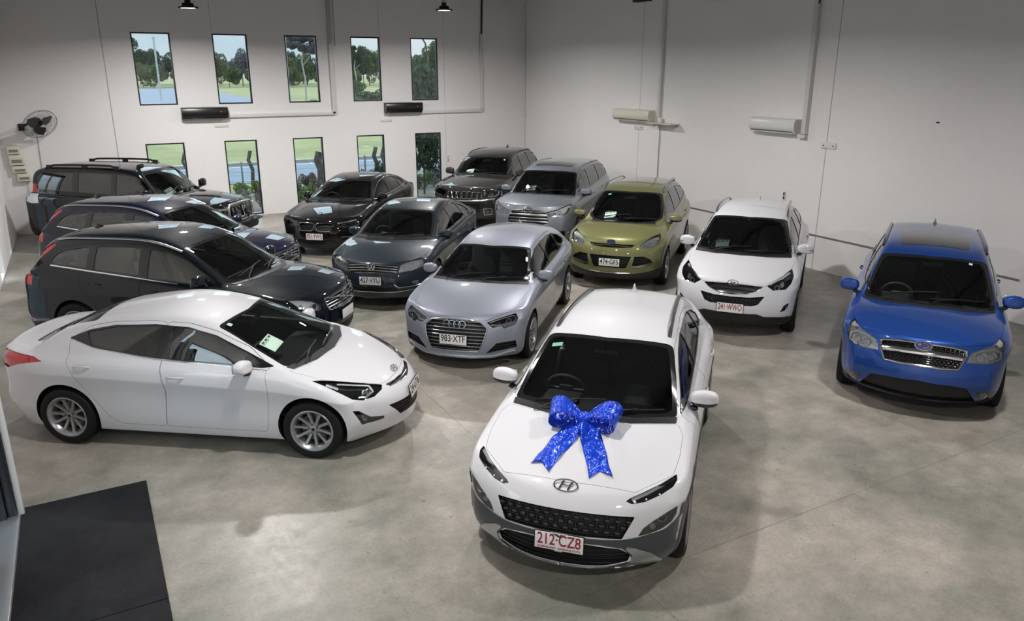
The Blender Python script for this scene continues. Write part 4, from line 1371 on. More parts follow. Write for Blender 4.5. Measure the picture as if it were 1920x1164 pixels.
DET['ix35'] = dict(label='white SUV with silver roof rails between the green and the blue SUVs', paint=WHITE,
    ws=[(.34, 0, 1.535), (.235, .585, 1.505), (.62, .67, 1.28), (.94, .735, 1.085), (1.10, .38, 1.09), (1.16, 0, 1.095)], rw=[(-1.68, 0, 1.50), (-1.68, .53, 1.46), (-1.93, .60, 1.2), (-1.95, 0, 1.2)],
    rearglass=PRG, dt=[(.92, 1.10), (.70, 1.24), (.45, 1.37), (.2, 1.46), (-.1, 1.52), (-.6, 1.535), (-1.1, 1.50), (-1.5, 1.43), (-1.72, 1.34)], db=[(-1.66, 1.28), (-1.1, 1.22), (-.4, 1.16), (.3, 1.11)], pillars=[(-.18, .09), (-1.02, .08)],
    bonnet=[(2.055, 0, .845), (2.03, .30, .84), (1.985, .46, .825), (1.70, .66, .925), (1.42, .765, .985), (1.15, .785, 1.03), (1.02, .765, 1.06), (1.18, .4, 1.085), (1.23, 0, 1.095)],
    doors=[[(.88, .34), (.92, .9), (.95, 1.08), (.70, 1.28), (.45, 1.41), (.2, 1.50), (-.18, 1.56), (-.18, .34)], [(-.186, .34), (-.186, 1.56), (-.6, 1.57), (-1.08, 1.53), (-1.2, 1.3), (-1.2, 1.0), (-1.0, .72), (-.92, .34)]],
    handles=[(.0, .96), (-.95, 1.02)], mirror=(.70, 1.045, 1.15), mirror_size=(.12, .25, .17), mirror_lamp=True,
    grilles=[dict(name='upper_grille', half=[(2.05, 0, .83), (2.04, .2, .828), (2.0, .42, .808), (2.07, .33, .755), (2.13, .18, .708), (2.145, 0, .70)], depth=.03, fill='bars', n=3, frame=(.008, 1), xbars=[(.22, .045, 1, .004)]),
             dict(name='lower_grille', half=[(2.16, 0, .668), (2.13, .25, .668), (2.07, .46, .690), (2.13, .385, .575), (2.16, .30, .548), (2.19, 0, .545)], fill='mesh', s=.06)],
    lamps=[dict(name='headlight', pts=[(1.40, .775, .985), (1.60, .815, .92), (1.78, .79, .835), (1.87, .73, .77), (1.965, .56, .752), (1.975, .475, .825), (1.70, .66, .925)], house='black', depth=.045,
                strips=[([(1.93, .50, .83), (1.72, .67, .91), (1.53, .76, .965)], .035, 2)], bowls=[(.62, .805, .03, 'lens'), (.72, .84, .03, 'bowl'), (.76, .87, .02, 'bowl')]),
           dict(name='fog_light', pts=[(1.99, .69, .45), (1.90, .795, .49), (1.88, .80, .58), (1.95, .73, .55)], house='grey', depth=.03, bowls=[(.75, .51, .03, 'bowl')])],
    rails=dict(mat=SATIN, x=(.10, -1.45), y=(.575, .53), h=.05, w=.04, t=.035), fin=(-1.25, .055, WHITE), emblem=('slanted_h', .15, 0, .77, (.9, 0, .45)), emo=.02,
    plate=('241\u00b7WWO', .505, PLATER, 4), wheel=dict(n=5, w=.06), cards=[(.93, -.335, .14, .21, 'card'), (.40, .0, .03, .04, 'white')],
    skins=[('lower_bumper', [(2.18, 0, .425), (2.13, .38, .43), (2.08, .475, .385), (1.97, .67, .372), (1.80, .80, .36), (1.72, .87, .345), (1.70, .88, .24), (1.95, .70, .22), (2.15, 0, .22)], BLACKP, .013, 'front'),
           ('lower_side_cladding', [(.88, .88, .24), (.88, .88, .36), (-.92, .88, .36), (-.92, .88, .24)], BLACKP, .012, 'side')])
DET['kuga'] = dict(label='olive green SUV with silver roof rails against the side wall', paint=paint('paint_green', (.15, .153, .062), .35, .42, .05),
    ws=[(.45, 0, 1.555), (.33, .59, 1.52), (.65, .69, 1.32), (.95, .71, 1.15), (1.09, .61, 1.10), (1.32, .3, 1.115), (1.38, 0, 1.12)], rw=[(-1.79, 0, 1.52), (-1.79, .54, 1.48), (-2.0, .60, 1.2), (-2.02, 0, 1.2)],
    rearglass=PRG, dt=[(.98, 1.12), (.80, 1.23), (.58, 1.36), (.32, 1.47), (0, 1.54), (-.6, 1.55), (-1.1, 1.52), (-1.6, 1.45), (-1.85, 1.35)], db=[(-1.75, 1.26), (-1.0, 1.19), (0, 1.13)], pillars=[(-.15, .09), (-1.02, .08)],
    bonnet=[(2.135, 0, .87), (2.12, .25, .865), (2.07, .45, .855), (1.83, .66, .965), (1.61, .775, 1.0), (1.30, .755, 1.055), (1.14, .68, 1.08), (1.37, .32, 1.105), (1.45, 0, 1.11)],
    doors=[[(.90, .32), (.94, .9), (.96, 1.10), (.58, 1.40), (.32, 1.51), (0, 1.575), (-.15, 1.58), (-.15, .32)], [(-.156, .32), (-.156, 1.58), (-.6, 1.585), (-1.1, 1.555), (-1.22, 1.3), (-1.22, 1.0), (-1.02, .72), (-.94, .32)]],
    handles=[(.02, .97), (-.92, 1.02)], mirror=(.80, 1.06, 1.14), mirror_size=(.12, .24, .15), mirror_split=True,
    grilles=[dict(name='upper_grille', half=[(2.145, 0, .858), (2.12, .25, .855), (2.07, .425, .85), (2.12, .36, .80), (2.16, .2, .797), (2.18, 0, .797)], depth=.03, fill='bars', n=2, xbars=[(.5, .016, 1, .006)]),
             dict(name='lower_grille', half=[(2.22, 0, .66), (2.17, .38, .655), (2.205, .30, .455), (2.22, .26, .44), (2.235, 0, .445)], fill='bars', n=6),
             dict(name='bumper_vent', pts=[(2.15, .43, .655), (2.08, .59, .655), (2.03, .70, .60), (2.0, .745, .54), (2.06, .66, .52), (2.15, .48, .49), (2.18, .40, .49)], fill='bars', n=4)],
    lamps=[dict(name='headlight', pts=[(1.60, .79, .995), (1.77, .82, .91), (1.87, .79, .828), (1.95, .71, .792), (2.07, .51, .785), (2.045, .505, .85), (1.975, .56, .90), (1.82, .67, .965)], house='chrome', depth=.045, bowls=[(.61, .845, .035, 'bowl'), (.70, .87, .04, 'bowl')]),
           dict(name='daytime_lamp', pts=[(2.0, .745, .53), (2.05, .69, .475), (2.125, .53, .445), (2.175, .40, .455), (2.18, .39, .48), (2.15, .48, .485), (2.06, .66, .512)], house='chrome', depth=.02)],
    rails=dict(mat=SATIN, x=(.25, -1.55), y=(.585, .545), h=.055, w=.035, t=.03), emblem=('blue_oval', .155, 0, .828, (.95, 0, .3)), emo=.02, plate=('474\u00b7GF5', .54, PLATEK, 2), wheel=dict(n=5, w=.065, pair=.12),
    lines=[('skid_strip', [(2.17, .0, .365), (2.14, .36, .362)], SATIN, .02, .04, .006), ('bonnet_crease', [(2.12, .12, .875), (1.75, .20, 1.02), (1.42, .27, 1.08)], paint('paint_green', (0,0,0)), .012, .008, -.002)],
    skins=[('lower_bumper', [(2.14, 0, .345), (2.12, .40, .325), (2.03, .63, .355), (1.88, .80, .40), (1.75, .86, .40), (1.72, .88, .22), (2.0, .65, .205), (2.15, 0, .20)], BLACKP, .013, 'front')],
    cards=[(1.06, -.275, .13, .22, 'card'), (.50, -.42, .035, .06, 'green')])
DET['kluger'] = dict(label='silver seven-seat SUV with a dark sunroof behind the silver hatchback', paint=paint('paint_silver_blue', (.20, .222, .25), .40, .45, .05),
    ws=[(.61, 0, 1.59), (.51, .64, 1.55), (.82, .71, 1.34), (1.10, .765, 1.13), (1.38, .4, 1.16), (1.46, 0, 1.17)], rw=[(-2.0, 0, 1.57), (-2.0, .6, 1.53), (-2.25, .68, 1.22), (-2.27, 0, 1.22)],
    rearglass=PRG, dt=[(1.08, 1.16), (.88, 1.28), (.66, 1.42), (.42, 1.52), (.1, 1.585), (-.7, 1.60), (-1.4, 1.57), (-1.95, 1.50), (-2.08, 1.42)], db=[(-1.95, 1.26), (-1.0, 1.21), (0, 1.17)], pillars=[(-.12, .09), (-1.12, .09)],
    bonnet=[(2.21, 0, .94), (2.19, .3, .935), (2.15, .42, .93), (1.95, .70, .99), (1.80, .83, 1.04), (1.45, .82, 1.09), (1.20, .80, 1.12), (1.45, .42, 1.15), (1.54, 0, 1.16)],
    doors=[[(.93, .34), (.97, .95), (1.04, 1.14), (.66, 1.46), (.42, 1.56), (.1, 1.625), (-.12, 1.63), (-.12, .34)], [(-.126, .34), (-.126, 1.63), (-1.15, 1.60), (-1.26, 1.4), (-1.26, 1.0), (-1.05, .75), (-.97, .34)]],
    handles=[(.04, 1.03), (-.95, 1.06)], mirror=(.90, 1.10, 1.17), mirror_size=(.12, .26, .18), mirror_split=True,
    grilles=[dict(half=[(2.25, 0, .925), (2.24, .25, .918), (2.22, .38, .89), (2.25, .45, .77), (2.27, .47, .66), (2.3, .3, .60), (2.32, 0, .59)], fill='bars', n=5, w=.02, mi=3, xbars=[(.70, .05, 3, .002)], frame=(.012, 3))],
    lamps=[dict(name='headlight', pts=[(1.80, .855, 1.035), (1.90, .87, .975), (2.01, .815, .845), (2.12, .685, .795), (2.235, .475, .79), (2.22, .39, .89), (2.10, .61, .94)], house='chrome', depth=.045, bowls=[(.57, .85, .04, 'bowl'), (.68, .88, .04, 'bowl'), (.82, .96, .035, 'amber')]),
           dict(name='fog_light', pts=[(2.16, .70, .49), (2.08, .80, .48), (2.06, .80, .36), (2.14, .70, .35)], house='black', depth=.035, bowls=[(.745, .44, .03, 'bowl')])],
    rails=dict(mat=SATIN, x=(.2, -1.75), y=(.63, .60), h=.03, w=.03), sunroof=(.30, -.25, .45), emblem=('triple_oval', .21, 0, .845, (.95, 0, .2)), emo=.02, wheel=dict(n=5, w=.07),
    cards=[(1.10, -.30, .12, .22, 'card')], seatx=.05)
DET['jeep'] = dict(label='dark grey off-roader with a seven-slot chrome grille in the far corner', paint=paint('paint_graphite', (.028, .026, .025), .35, .4, .05),
    ws=[(.385, 0, 1.62), (.30, .61, 1.59), (.60, .67, 1.40), (.86, .735, 1.19), (.96, .38, 1.215), (1.0, 0, 1.225)], rw=[(-1.97, 0, 1.6), (-1.97, .6, 1.56), (-2.2, .68, 1.26), (-2.22, 0, 1.26)],
    rearglass=PRG, dt=[(.84, 1.22), (.66, 1.33), (.46, 1.46), (.25, 1.55), (-.1, 1.61), (-.9, 1.63), (-1.5, 1.60), (-1.95, 1.53), (-2.05, 1.45)], db=[(-1.95, 1.29), (-1.0, 1.23), (0, 1.20)], pillars=[(-.28, .09), (-1.15, .09)],
    bonnet=[(2.285, 0, 1.005), (2.26, .3, 1.0), (2.2, .6, 1.0), (2.05, .78, 1.03), (1.5, .82, 1.10), (1.0, .80, 1.16), (1.03, .4, 1.2), (1.08, 0, 1.21)],
    doors=[[(.85, .36), (.88, 1.0), (.86, 1.2), (.46, 1.50), (.25, 1.59), (-.1, 1.65), (-.28, 1.655), (-.28, .36)], [(-.286, .36), (-.286, 1.655), (-1.15, 1.64), (-1.26, 1.4), (-1.30, 1.05), (-1.10, .80), (-1.02, .36)]],
    handles=[(-.1, 1.05), (-1.05, 1.08)], mirror=(.62, 1.11, 1.24), mirror_size=(.13, .25, .19),
    grilles=[dict(half=[(2.30, 0, .965), (2.28, .25, .965), (2.25, .46, .96), (2.29, .45, .80), (2.34, .2, .765), (2.35, 0, .76)], fill='slots', n=7),
             dict(name='lower_grille', half=[(2.36, 0, .66), (2.33, .4, .65), (2.32, .40, .45), (2.35, 0, .44)], fill='mesh', s=.08)],
    lamps=[dict(name='headlight', pts=[(2.24, .50, .955), (2.185, .645, .985), (2.09, .83, 1.0), (2.08, .865, .92), (2.16, .80, .83), (2.24, .59, .815), (2.26, .50, .86)], house='black', depth=.045, bowls=[(.72, .90, .045, 'lens')], strips=[([(2.10, .82, .975), (2.10, .84, .90), (2.17, .78, .85), (2.23, .65, .835)], .018, 2)]),
           dict(name='fog_light', pts=[(2.31, .49, .54), (2.24, .70, .54), (2.22, .70, .40), (2.29, .52, .37)], house='black', depth=.035, rimm=(.015, CHROME), bowls=[(.60, .46, .03, 'bowl')])],
    lines=[('chrome_strip', [(2.35, .0, .725), (2.30, .45, .735), (2.20, .77, .79)], CHROME, .03, .03, .008)],
    rails=dict(mat=mat('rail_grey', ()), x=(.05, -1.75), y=(.64, .62), h=.03, w=.035), fin=(-1.55, .07, BLACKG), wheel=dict(n=5, w=.07), trim=('all', .012),
    cards=[(.87, -.33, .12, .21, 'card'), (.42, .50, .035, .04, 'white')], seatx=-.2)
DET['audi'] = dict(label='silver five-door hatchback with four joined rings on its grille', paint=paint('paint_silver', (.26, .278, .33), .40, .46, .05),
    ws=[(.27, 0, 1.31), (.145, .565, 1.27), (.52, .655, 1.10), (.87, .72, .94), (.98, .35, .955), (1.01, 0, .96)], rw=[(-1.62, 0, 1.29), (-1.62, .5, 1.25), (-1.9, .58, 1.04), (-1.92, 0, 1.04)],
    dt=[(.86, .965), (.64, 1.06), (.38, 1.17), (.10, 1.25), (-.25, 1.295), (-.7, 1.30), (-1.1, 1.26), (-1.38, 1.18), (-1.52, 1.09)], db=[(-1.45, 1.055), (-.9, 1.0), (-.2, .975), (.4, .955)], pillars=[(-.25, .09), (-1.05, .07)],
    bonnet=[(2.035, 0, .715), (2.03, .3, .70), (2.0, .40, .685), (1.89, .55, .72), (1.74, .70, .765), (1.40, .74, .865), (1.10, .785, .905), (.95, .745, .925), (1.06, .38, .95), (1.10, 0, .955)],
    doors=[[(.82, .26), (.86, .8), (.88, .94), (.38, 1.205), (.10, 1.285), (-.25, 1.33), (-.25, .26)], [(-.256, .26), (-.256, 1.33), (-.7, 1.335), (-1.1, 1.295), (-1.25, 1.1), (-1.18, .85), (-1.0, .66), (-.9, .26)]],
    handles=[(-.08, .83), (-.98, .86)], mirror=(.58, 1.0, .985), mirror_size=(.12, .22, .15),
    grilles=[dict(half=[(2.065, 0, .70), (2.05, .2, .692), (2.03, .335, .672), (2.05, .43, .59), (2.09, .40, .46), (2.11, .325, .29), (2.15, .15, .295), (2.16, 0, .295)], fill='bars', n=9, w=.012, mi=3, frame=(.016, 3)),
             dict(name='bumper_vent', pts=[(2.02, .55, .395), (1.86, .775, .40), (1.83, .785, .30), (2.0, .55, .275), (2.07, .42, .255)], fill='bars', n=4)],
    lamps=[dict(name='headlight', pts=[(2.01, .415, .672), (1.91, .555, .712), (1.75, .745, .75), (1.775, .78, .69), (1.83, .755, .615), (1.94, .625, .582), (1.935, .605, .612), (2.005, .49, .602)], house='black', depth=.045,
                strips=[([(1.99, .45, .665), (1.91, .57, .70), (1.78, .735, .73), (1.80, .765, .69), (1.85, .735, .63), (1.92, .63, .61)], .012, 2), ([(1.99, .47, .635), (1.94, .57, .62)], .03, 1)], bowls=[(.68, .67, .03, 'lens'), (.58, .645, .02, 'bowl')])],
    fin=(-1.35, .06, CHROME), emblem=('rings', .26, 0, .62, (1, 0, .12)), emo=.012, plate=('983\u00b7XTF', .455, PLATEK, 2), wheel=dict(n=10, w=.032, pair=0, rim=.72, tip=.9, dish=.01),
    lines=[('lower_lip', [(2.13, .0, .222), (2.13, .10, .221), (2.08, .33, .212), (1.98, .50, .205), (1.83, .76, .25)], paint('paint_silver', ()), .05, .05, .0)],
    cards=[(.33, -.42, .035, .05, 'white')], seatx=-.25)
DET['passat'] = dict(label='dark slate-blue sedan with a chrome-barred grille between the black sedan and the silver hatchback', paint=paint('paint_slate', (.013, .021, .029), .3, .42, .05),
    ws=[(.30, 0, 1.38), (.22, .55, 1.335), (.57, .63, 1.165), (.90, .68, .99), (1.0, .35, .99), (1.045, 0, .995)], rw=[(-1.25, 0, 1.36), (-1.22, .48, 1.31), (-1.6, .52, 1.19), (-1.93, .50, 1.06), (-1.97, 0, 1.07)],
    dt=[(.86, .99), (.62, 1.10), (.35, 1.21), (.05, 1.30), (-.35, 1.345), (-.8, 1.33), (-1.15, 1.27), (-1.45, 1.17), (-1.58, 1.08)], db=[(-1.45, 1.05), (-.8, 1.01), (0, .985), (.5, .97)], pillars=[(-.25, .09), (-1.10, .06)],
    bonnet=[(2.12, 0, .765), (2.1, .28, .76), (2.06, .455, .75), (1.95, .59, .80), (1.82, .70, .825), (1.45, .72, .89), (1.10, .725, .94), (1.05, .70, .95), (1.09, .4, .975), (1.13, 0, .985)],
    doors=[[(.87, .27), (.9, .8), (.88, .97), (.35, 1.245), (.05, 1.335), (-.25, 1.375), (-.25, .27)], [(-.256, .27), (-.256, 1.375), (-.8, 1.365), (-1.15, 1.305), (-1.3, 1.12), (-1.25, .9), (-1.05, .68), (-.95, .27)]],
    handles=[(-.08, .86), (-1.0, .89)], mirror=(.60, 1.0, 1.0), mirror_size=(.12, .23, .14), trim=('all', .016), chrome_handle=True,
    grilles=[dict(half=[(2.165, 0, .748), (2.14, .22, .745), (2.09, .43, .735), (2.15, .42, .64), (2.18, .35, .612), (2.23, .1, .615), (2.24, 0, .615)], fill='bars', n=4, w=.016, mi=1, d=.008),
             dict(name='lower_grille', half=[(2.28, 0, .40), (2.22, .38, .40), (2.2, .45, .345), (2.26, 0, .335)], fill='bars', n=3)],
    lamps=[dict(name='headlight', pts=[(2.065, .465, .755), (1.96, .595, .80), (1.82, .715, .822), (1.81, .785, .80), (1.87, .805, .69), (2.04, .635, .648), (2.15, .445, .632)], house='chrome', depth=.04, bowls=[(.58, .70, .045, 'bowl'), (.70, .745, .05, 'bowl')])],
    emblem=('vw', .135, 0, .685, (1, 0, .12)), emo=.02, plate=('427\u00b7VYU', .505, PLATEK, 0),
    lines=[('chrome_strip', [(2.27, .0, .325), (2.20, .43, .318), (2.05, .68, .345), (1.93, .82, .37)], CHROME, .018, .02, .006), ('fog_trim', [(2.22, .385, .44), (2.19, .455, .385), (2.10, .64, .395), (1.95, .81, .42)], SATIN, .016, .016, .006)],
    scripts=[('VIIS', .075, (2.05, .70, .455), (.75, .66, 0), mat('script_silver', (.5, .52, .54), .3, 1))], wheel=dict(n=10, w=.035), seatx=-.15)
DET['bmw'] = dict(label='near-black sedan with twin kidney grilles by the far windows', paint=paint('paint_black_brown', (.005, .0035, .004), .0, .45),
    ws=[(.20, 0, 1.395), (.07, .555, 1.36), (.42, .65, 1.18), (.73, .735, 1.01), (.84, .35, 1.025), (.88, 0, 1.03)], rw=[(-1.40, 0, 1.37), (-1.37, .5, 1.32), (-1.75, .54, 1.2), (-2.03, .52, 1.08), (-2.07, 0, 1.09)],
    dt=[(.72, 1.015), (.5, 1.12), (.24, 1.23), (-.05, 1.31), (-.5, 1.36), (-.9, 1.345), (-1.3, 1.28), (-1.55, 1.18), (-1.66, 1.09)], db=[(-1.5, 1.06), (-.8, 1.03), (0, 1.005), (.4, .99)], pillars=[(-.4, .08), (-1.25, .06)],
    bonnet=[(2.23, 0, .78), (2.20, .30, .77), (2.17, .40, .755), (2.05, .62, .785), (1.92, .77, .80), (1.45, .79, .90), (.90, .76, .97), (.93, .4, 1.0), (.97, 0, 1.01)],
    doors=[[(.75, .27), (.78, .8), (.75, 1.0), (.24, 1.265), (-.05, 1.345), (-.4, 1.385), (-.4, .27)], [(-.406, .27), (-.406, 1.385), (-.9, 1.38), (-1.3, 1.315), (-1.45, 1.12), (-1.4, .9), (-1.2, .68), (-1.1, .27)]],
    handles=[(-.22, .87), (-1.15, .9)], mirror=(.52, 1.03, 1.05), mirror_size=(.12, .23, .15), trim=('all', .02),
    grilles=[dict(pts=[(2.285, .025, .72), (2.26, .19, .73), (2.225, .35, .718), (2.225, .39, .672), (2.30, .32, .565), (2.33, .07, .565), (2.32, .015, .65)], r=.03, fill='bars', n=3, w=.006, depth=.06, d=.045, frame=(.018, 1)),
             dict(name='lower_grille', half=[(2.35, 0, .375), (2.31, .4, .375), (2.28, .5, .30), (2.33, 0, .28)], fill='bars', n=4),
             dict(name='bumper_vent', pts=[(2.26, .50, .49), (2.1, .77, .50), (2.1, .77, .38), (2.22, .58, .36)], fill='bars', n=3, xbars=[(.5, .02, 3)])],
    lamps=[dict(name='headlight', pts=[(2.19, .42, .722), (2.07, .645, .757), (1.93, .82, .785), (1.91, .87, .745), (1.95, .87, .655), (2.07, .76, .61), (2.2, .53, .635), (2.22, .42, .68)], house='black', depth=.045,
                strips=[([(2.17, .45, .708), (2.06, .65, .735), (1.94, .80, .765)], .032, 2), ([(2.20, .46, .655), (2.08, .70, .625), (1.97, .84, .665)], .014, 1)], bowls=[(.60, .67, .032, 'lens'), (.74, .69, .034, 'lens')])],
    emblem=('roundel', .082, 0, .79, (.6, 0, .8)), plate=('951\u00b7FW5', .45, PLATER, 0), wheel=dict(n=10, w=.035, mat=ALLOYD), seatx=-.3)
VD = dict(ws=[(.29, 0, 1.555), (.20, .615, 1.505), (.58, .675, 1.295), (.93, .70, 1.10), (1.10, .4, 1.105), (1.18, 0, 1.11)], rw=[(-1.92, 0, 1.53), (-1.92, .53, 1.50), (-2.1, .60, 1.24), (-2.12, 0, 1.24)],
    dt=[(.78, 1.10), (.60, 1.22), (.36, 1.36), (.07, 1.46), (-.32, 1.51), (-.79, 1.515), (-1.2, 1.495), (-1.57, 1.45), (-1.70, 1.38), (-1.75, 1.30)],
    db=[(-1.72, 1.25), (-1.12, 1.19), (-.30, 1.125), (.37, 1.075)], pillars=[(-.31, .12), (-1.13, .09)], trim=('bottom', .022),
    bonnet=[(2.16, 0, .905), (2.15, .28, .90), (2.12, .42, .88), (1.95, .68, .93), (1.70, .80, .965), (1.3, .81, 1.01), (1.02, .76, 1.06), (1.18, .4, 1.09), (1.26, 0, 1.10)],
    doors=[[(.85, .34), (.9, .9), (.86, 1.09), (.36, 1.40), (.07, 1.50), (-.31, 1.55), (-.31, .34)], [(-.316, .34), (-.316, 1.55), (-.8, 1.555), (-1.13, 1.535), (-1.28, 1.3), (-1.25, 1.0), (-1.06, .76), (-.95, .34)]],
    handles=[(-.12, .97), (-1.0, 1.02)], mirror=(.62, 1.08, 1.15), mirror_size=(.13, .25, .17),
    grilles=[dict(half=[(2.19, 0, .88), (2.19, .25, .875), (2.16, .44, .865), (2.18, .44, .77), (2.21, .40, .70), (2.26, .1, .68), (2.265, 0, .68)], fill='bars', n=5, w=.02, mi=3, d=.015, frame=(.02, 1)),
             dict(name='lower_grille', half=[(2.28, 0, .44), (2.24, .45, .44), (2.22, .5, .34), (2.27, 0, .32)], fill='bars', n=3)],
    lamps=[dict(name='headlight', pts=[(1.80, .845, .945), (1.95, .735, .925), (2.07, .60, .875), (2.13, .53, .80), (2.14, .55, .73), (2.05, .70, .75), (1.96, .79, .81)], house='chrome', depth=.04, bowls=[(.62, .80, .04, 'lens'), (.72, .83, .04, 'bowl')]),
           dict(name='tail_light', pts=[(-1.80, .62, 1.505), (-1.95, .70, 1.41), (-2.09, .78, 1.27), (-2.18, .83, 1.10), (-2.18, .85, .95), (-2.04, .905, .945), (-2.03, .90, 1.13), (-1.91, .80, 1.31), (-1.74, .66, 1.485)], house='red', depth=.012, r=.02, cover=False),
           dict(name='reflector', pts=[(-2.24, .70, .50), (-2.18, .80, .52), (-2.10, .86, .42), (-2.18, .80, .36)], house='red', depth=.012)],
    rails=dict(mat=SATIN, x=(.22, -1.75), y=(.635, .585), h=.012, w=.045, t=.03), fin=(-1.55, .045, BLACKG), emblem=('iron', .13, 0, .78, (1, 0, .1)), emo=.022,
    lines=[('grille_bar', [(2.19, .38, .86), (2.25, -.36, .70)], CHROME, .02, .02, .012)], wheel=dict(n=5, w=.07), seatx=-.15)
DET['volvoa'] = dict(VD, label='black-blue wagon with cream seats parked right behind the white sedan', paint=paint('paint_ink', (.0022, .0055, .009), .0, .45), trimmat=BEIGE, plate=(' ', .57, PLATEK, 0), wheel=dict(n=5, w=.07))
DET['volvob'] = dict(VD, label='navy wagon of the same shape parked between the cream-seated wagon and the bull-bar four-wheel-drive', paint=paint('paint_navy', (.0028, .0032, .017), .0, .45))
DET['prado'] = dict(label='black four-wheel-drive with a bull bar, snorkel and black roof racks by the fan', paint=paint('paint_plum_black', (.004, .003, .0055), .0, .45),
    ws=[(.56, 0, 1.735), (.47, .67, 1.70), (.74, .71, 1.5), (1.0, .75, 1.28), (1.13, .4, 1.27), (1.2, 0, 1.28)], rw=[(-2.17, 0, 1.72), (-2.17, .62, 1.68), (-2.28, .66, 1.32), (-2.29, 0, 1.32)],
    dt=[(.94, 1.30), (.78, 1.42), (.60, 1.57), (.42, 1.66), (.15, 1.70), (-.7, 1.72), (-1.5, 1.71), (-1.98, 1.68), (-2.06, 1.62)], db=[(-2.03, 1.33), (-1.2, 1.30), (0, 1.27)], pillars=[(-.10, .10), (-1.05, .12)], glass=PRG, rearglass=PRG,
    bonnet=[(2.2, 0, 1.05), (2.18, .35, 1.05), (2.1, .55, 1.05), (1.9, .76, 1.09), (1.4, .80, 1.14), (1.05, .79, 1.19), (1.2, .4, 1.24), (1.28, 0, 1.25)],
    doors=[[(.90, .38), (.95, 1.0), (.95, 1.27), (.60, 1.61), (.42, 1.70), (-.10, 1.74), (-.10, .38)], [(-.106, .38), (-.106, 1.74), (-1.05, 1.75), (-1.2, 1.5), (-1.25, 1.1), (-1.05, .82), (-.98, .38)]],
    handles=[(.05, 1.1), (-.95, 1.12)], mirror=(.85, 1.12, 1.33), mirror_size=(.13, .25, .20),
    grilles=[dict(half=[(2.24, 0, 1.0), (2.2, .36, 1.0), (2.26, .34, .72), (2.3, 0, .70)], fill='slots', n=5, frame=(.03, 1))],
    lamps=[dict(name='headlight', pts=[(2.16, .45, 1.0), (2.05, .70, 1.02), (1.88, .86, 1.02), (1.92, .87, .85), (2.07, .74, .78), (2.2, .47, .80)], house='chrome', depth=.04, bowls=[(.60, .89, .06, 'bowl'), (.74, .92, .05, 'bowl')]),
           dict(name='tail_light', pts=[(-2.26, .70, 1.46), (-2.16, .77, 1.46), (-1.99, .80, 1.45), (-1.985, .83, 1.275), (-2.2, .82, 1.26), (-2.28, .72, 1.26)], house='red', depth=.012, cover=False),
           dict(name='reversing_light', pts=[(-2.28, .74, 1.248), (-2.20, .82, 1.248), (-1.98, .84, 1.25), (-1.94, .92, 1.05), (-2.14, .90, 1.03), (-2.31, .78, 1.05)], house='white', depth=.012, cover=False)],
    rails=dict(mat=BLACKP, x=(.02, -1.85), y=(.655, .655), h=.07, w=.055, t=.045, feet=(.05, .47, .95)), wheel=dict(n=6, w=.06), seatx=0, bull=True,
    cards=[(.95, -.35, .12, .25, 'card')])
# ------------------------------------------------------------------ room shell
XR, YB, XL, ZC, YF = 12.616, 21.946, -1.65, 6.05, -5.0

def nodes(m):
    return m.node_tree, m.node_tree.nodes['Principled BSDF']

def noise_ramp(nt, vec, scale, detail, lo, hi, c0, c1, rough=.6):
    n = nt.nodes.new('ShaderNodeTexNoise'); n.inputs['Scale'].default_value = scale; n.inputs['Detail'].default_value = detail; n.inputs['Roughness'].default_value = rough
    nt.links.new(vec, n.inputs['Vector'])
    r = nt.nodes.new('ShaderNodeValToRGB'); r.color_ramp.elements[0].position = lo; r.color_ramp.elements[1].position = hi
    r.color_ramp.elements[0].color = (*c0, 1); r.color_ramp.elements[1].color = (*c1, 1)
    nt.links.new(n.outputs['Fac'], r.inputs[0]); return r.outputs[0], n.outputs['Fac']

def mixc(nt, a, b, fac, mode='MIX'):
    m = nt.nodes.new('ShaderNodeMix'); m.data_type = 'RGBA'; m.blend_type = mode
    for s, v in ((m.inputs[6], a), (m.inputs[7], b), (m.inputs[0], fac)):
        if hasattr(v, 'is_linked') or hasattr(v, 'links'): nt.links.new(v, s)
        else: s.default_value = v
    return m.outputs[2]

def mth(nt, op, a, b=None, c=None):
    m = nt.nodes.new('ShaderNodeMath'); m.operation = op
    for i, v in enumerate((a, b, c)):
        if v is None: continue
        if isinstance(v, (int, float)): m.inputs[i].default_value = v
        else: nt.links.new(v, m.inputs[i])
    return m.outputs[0]

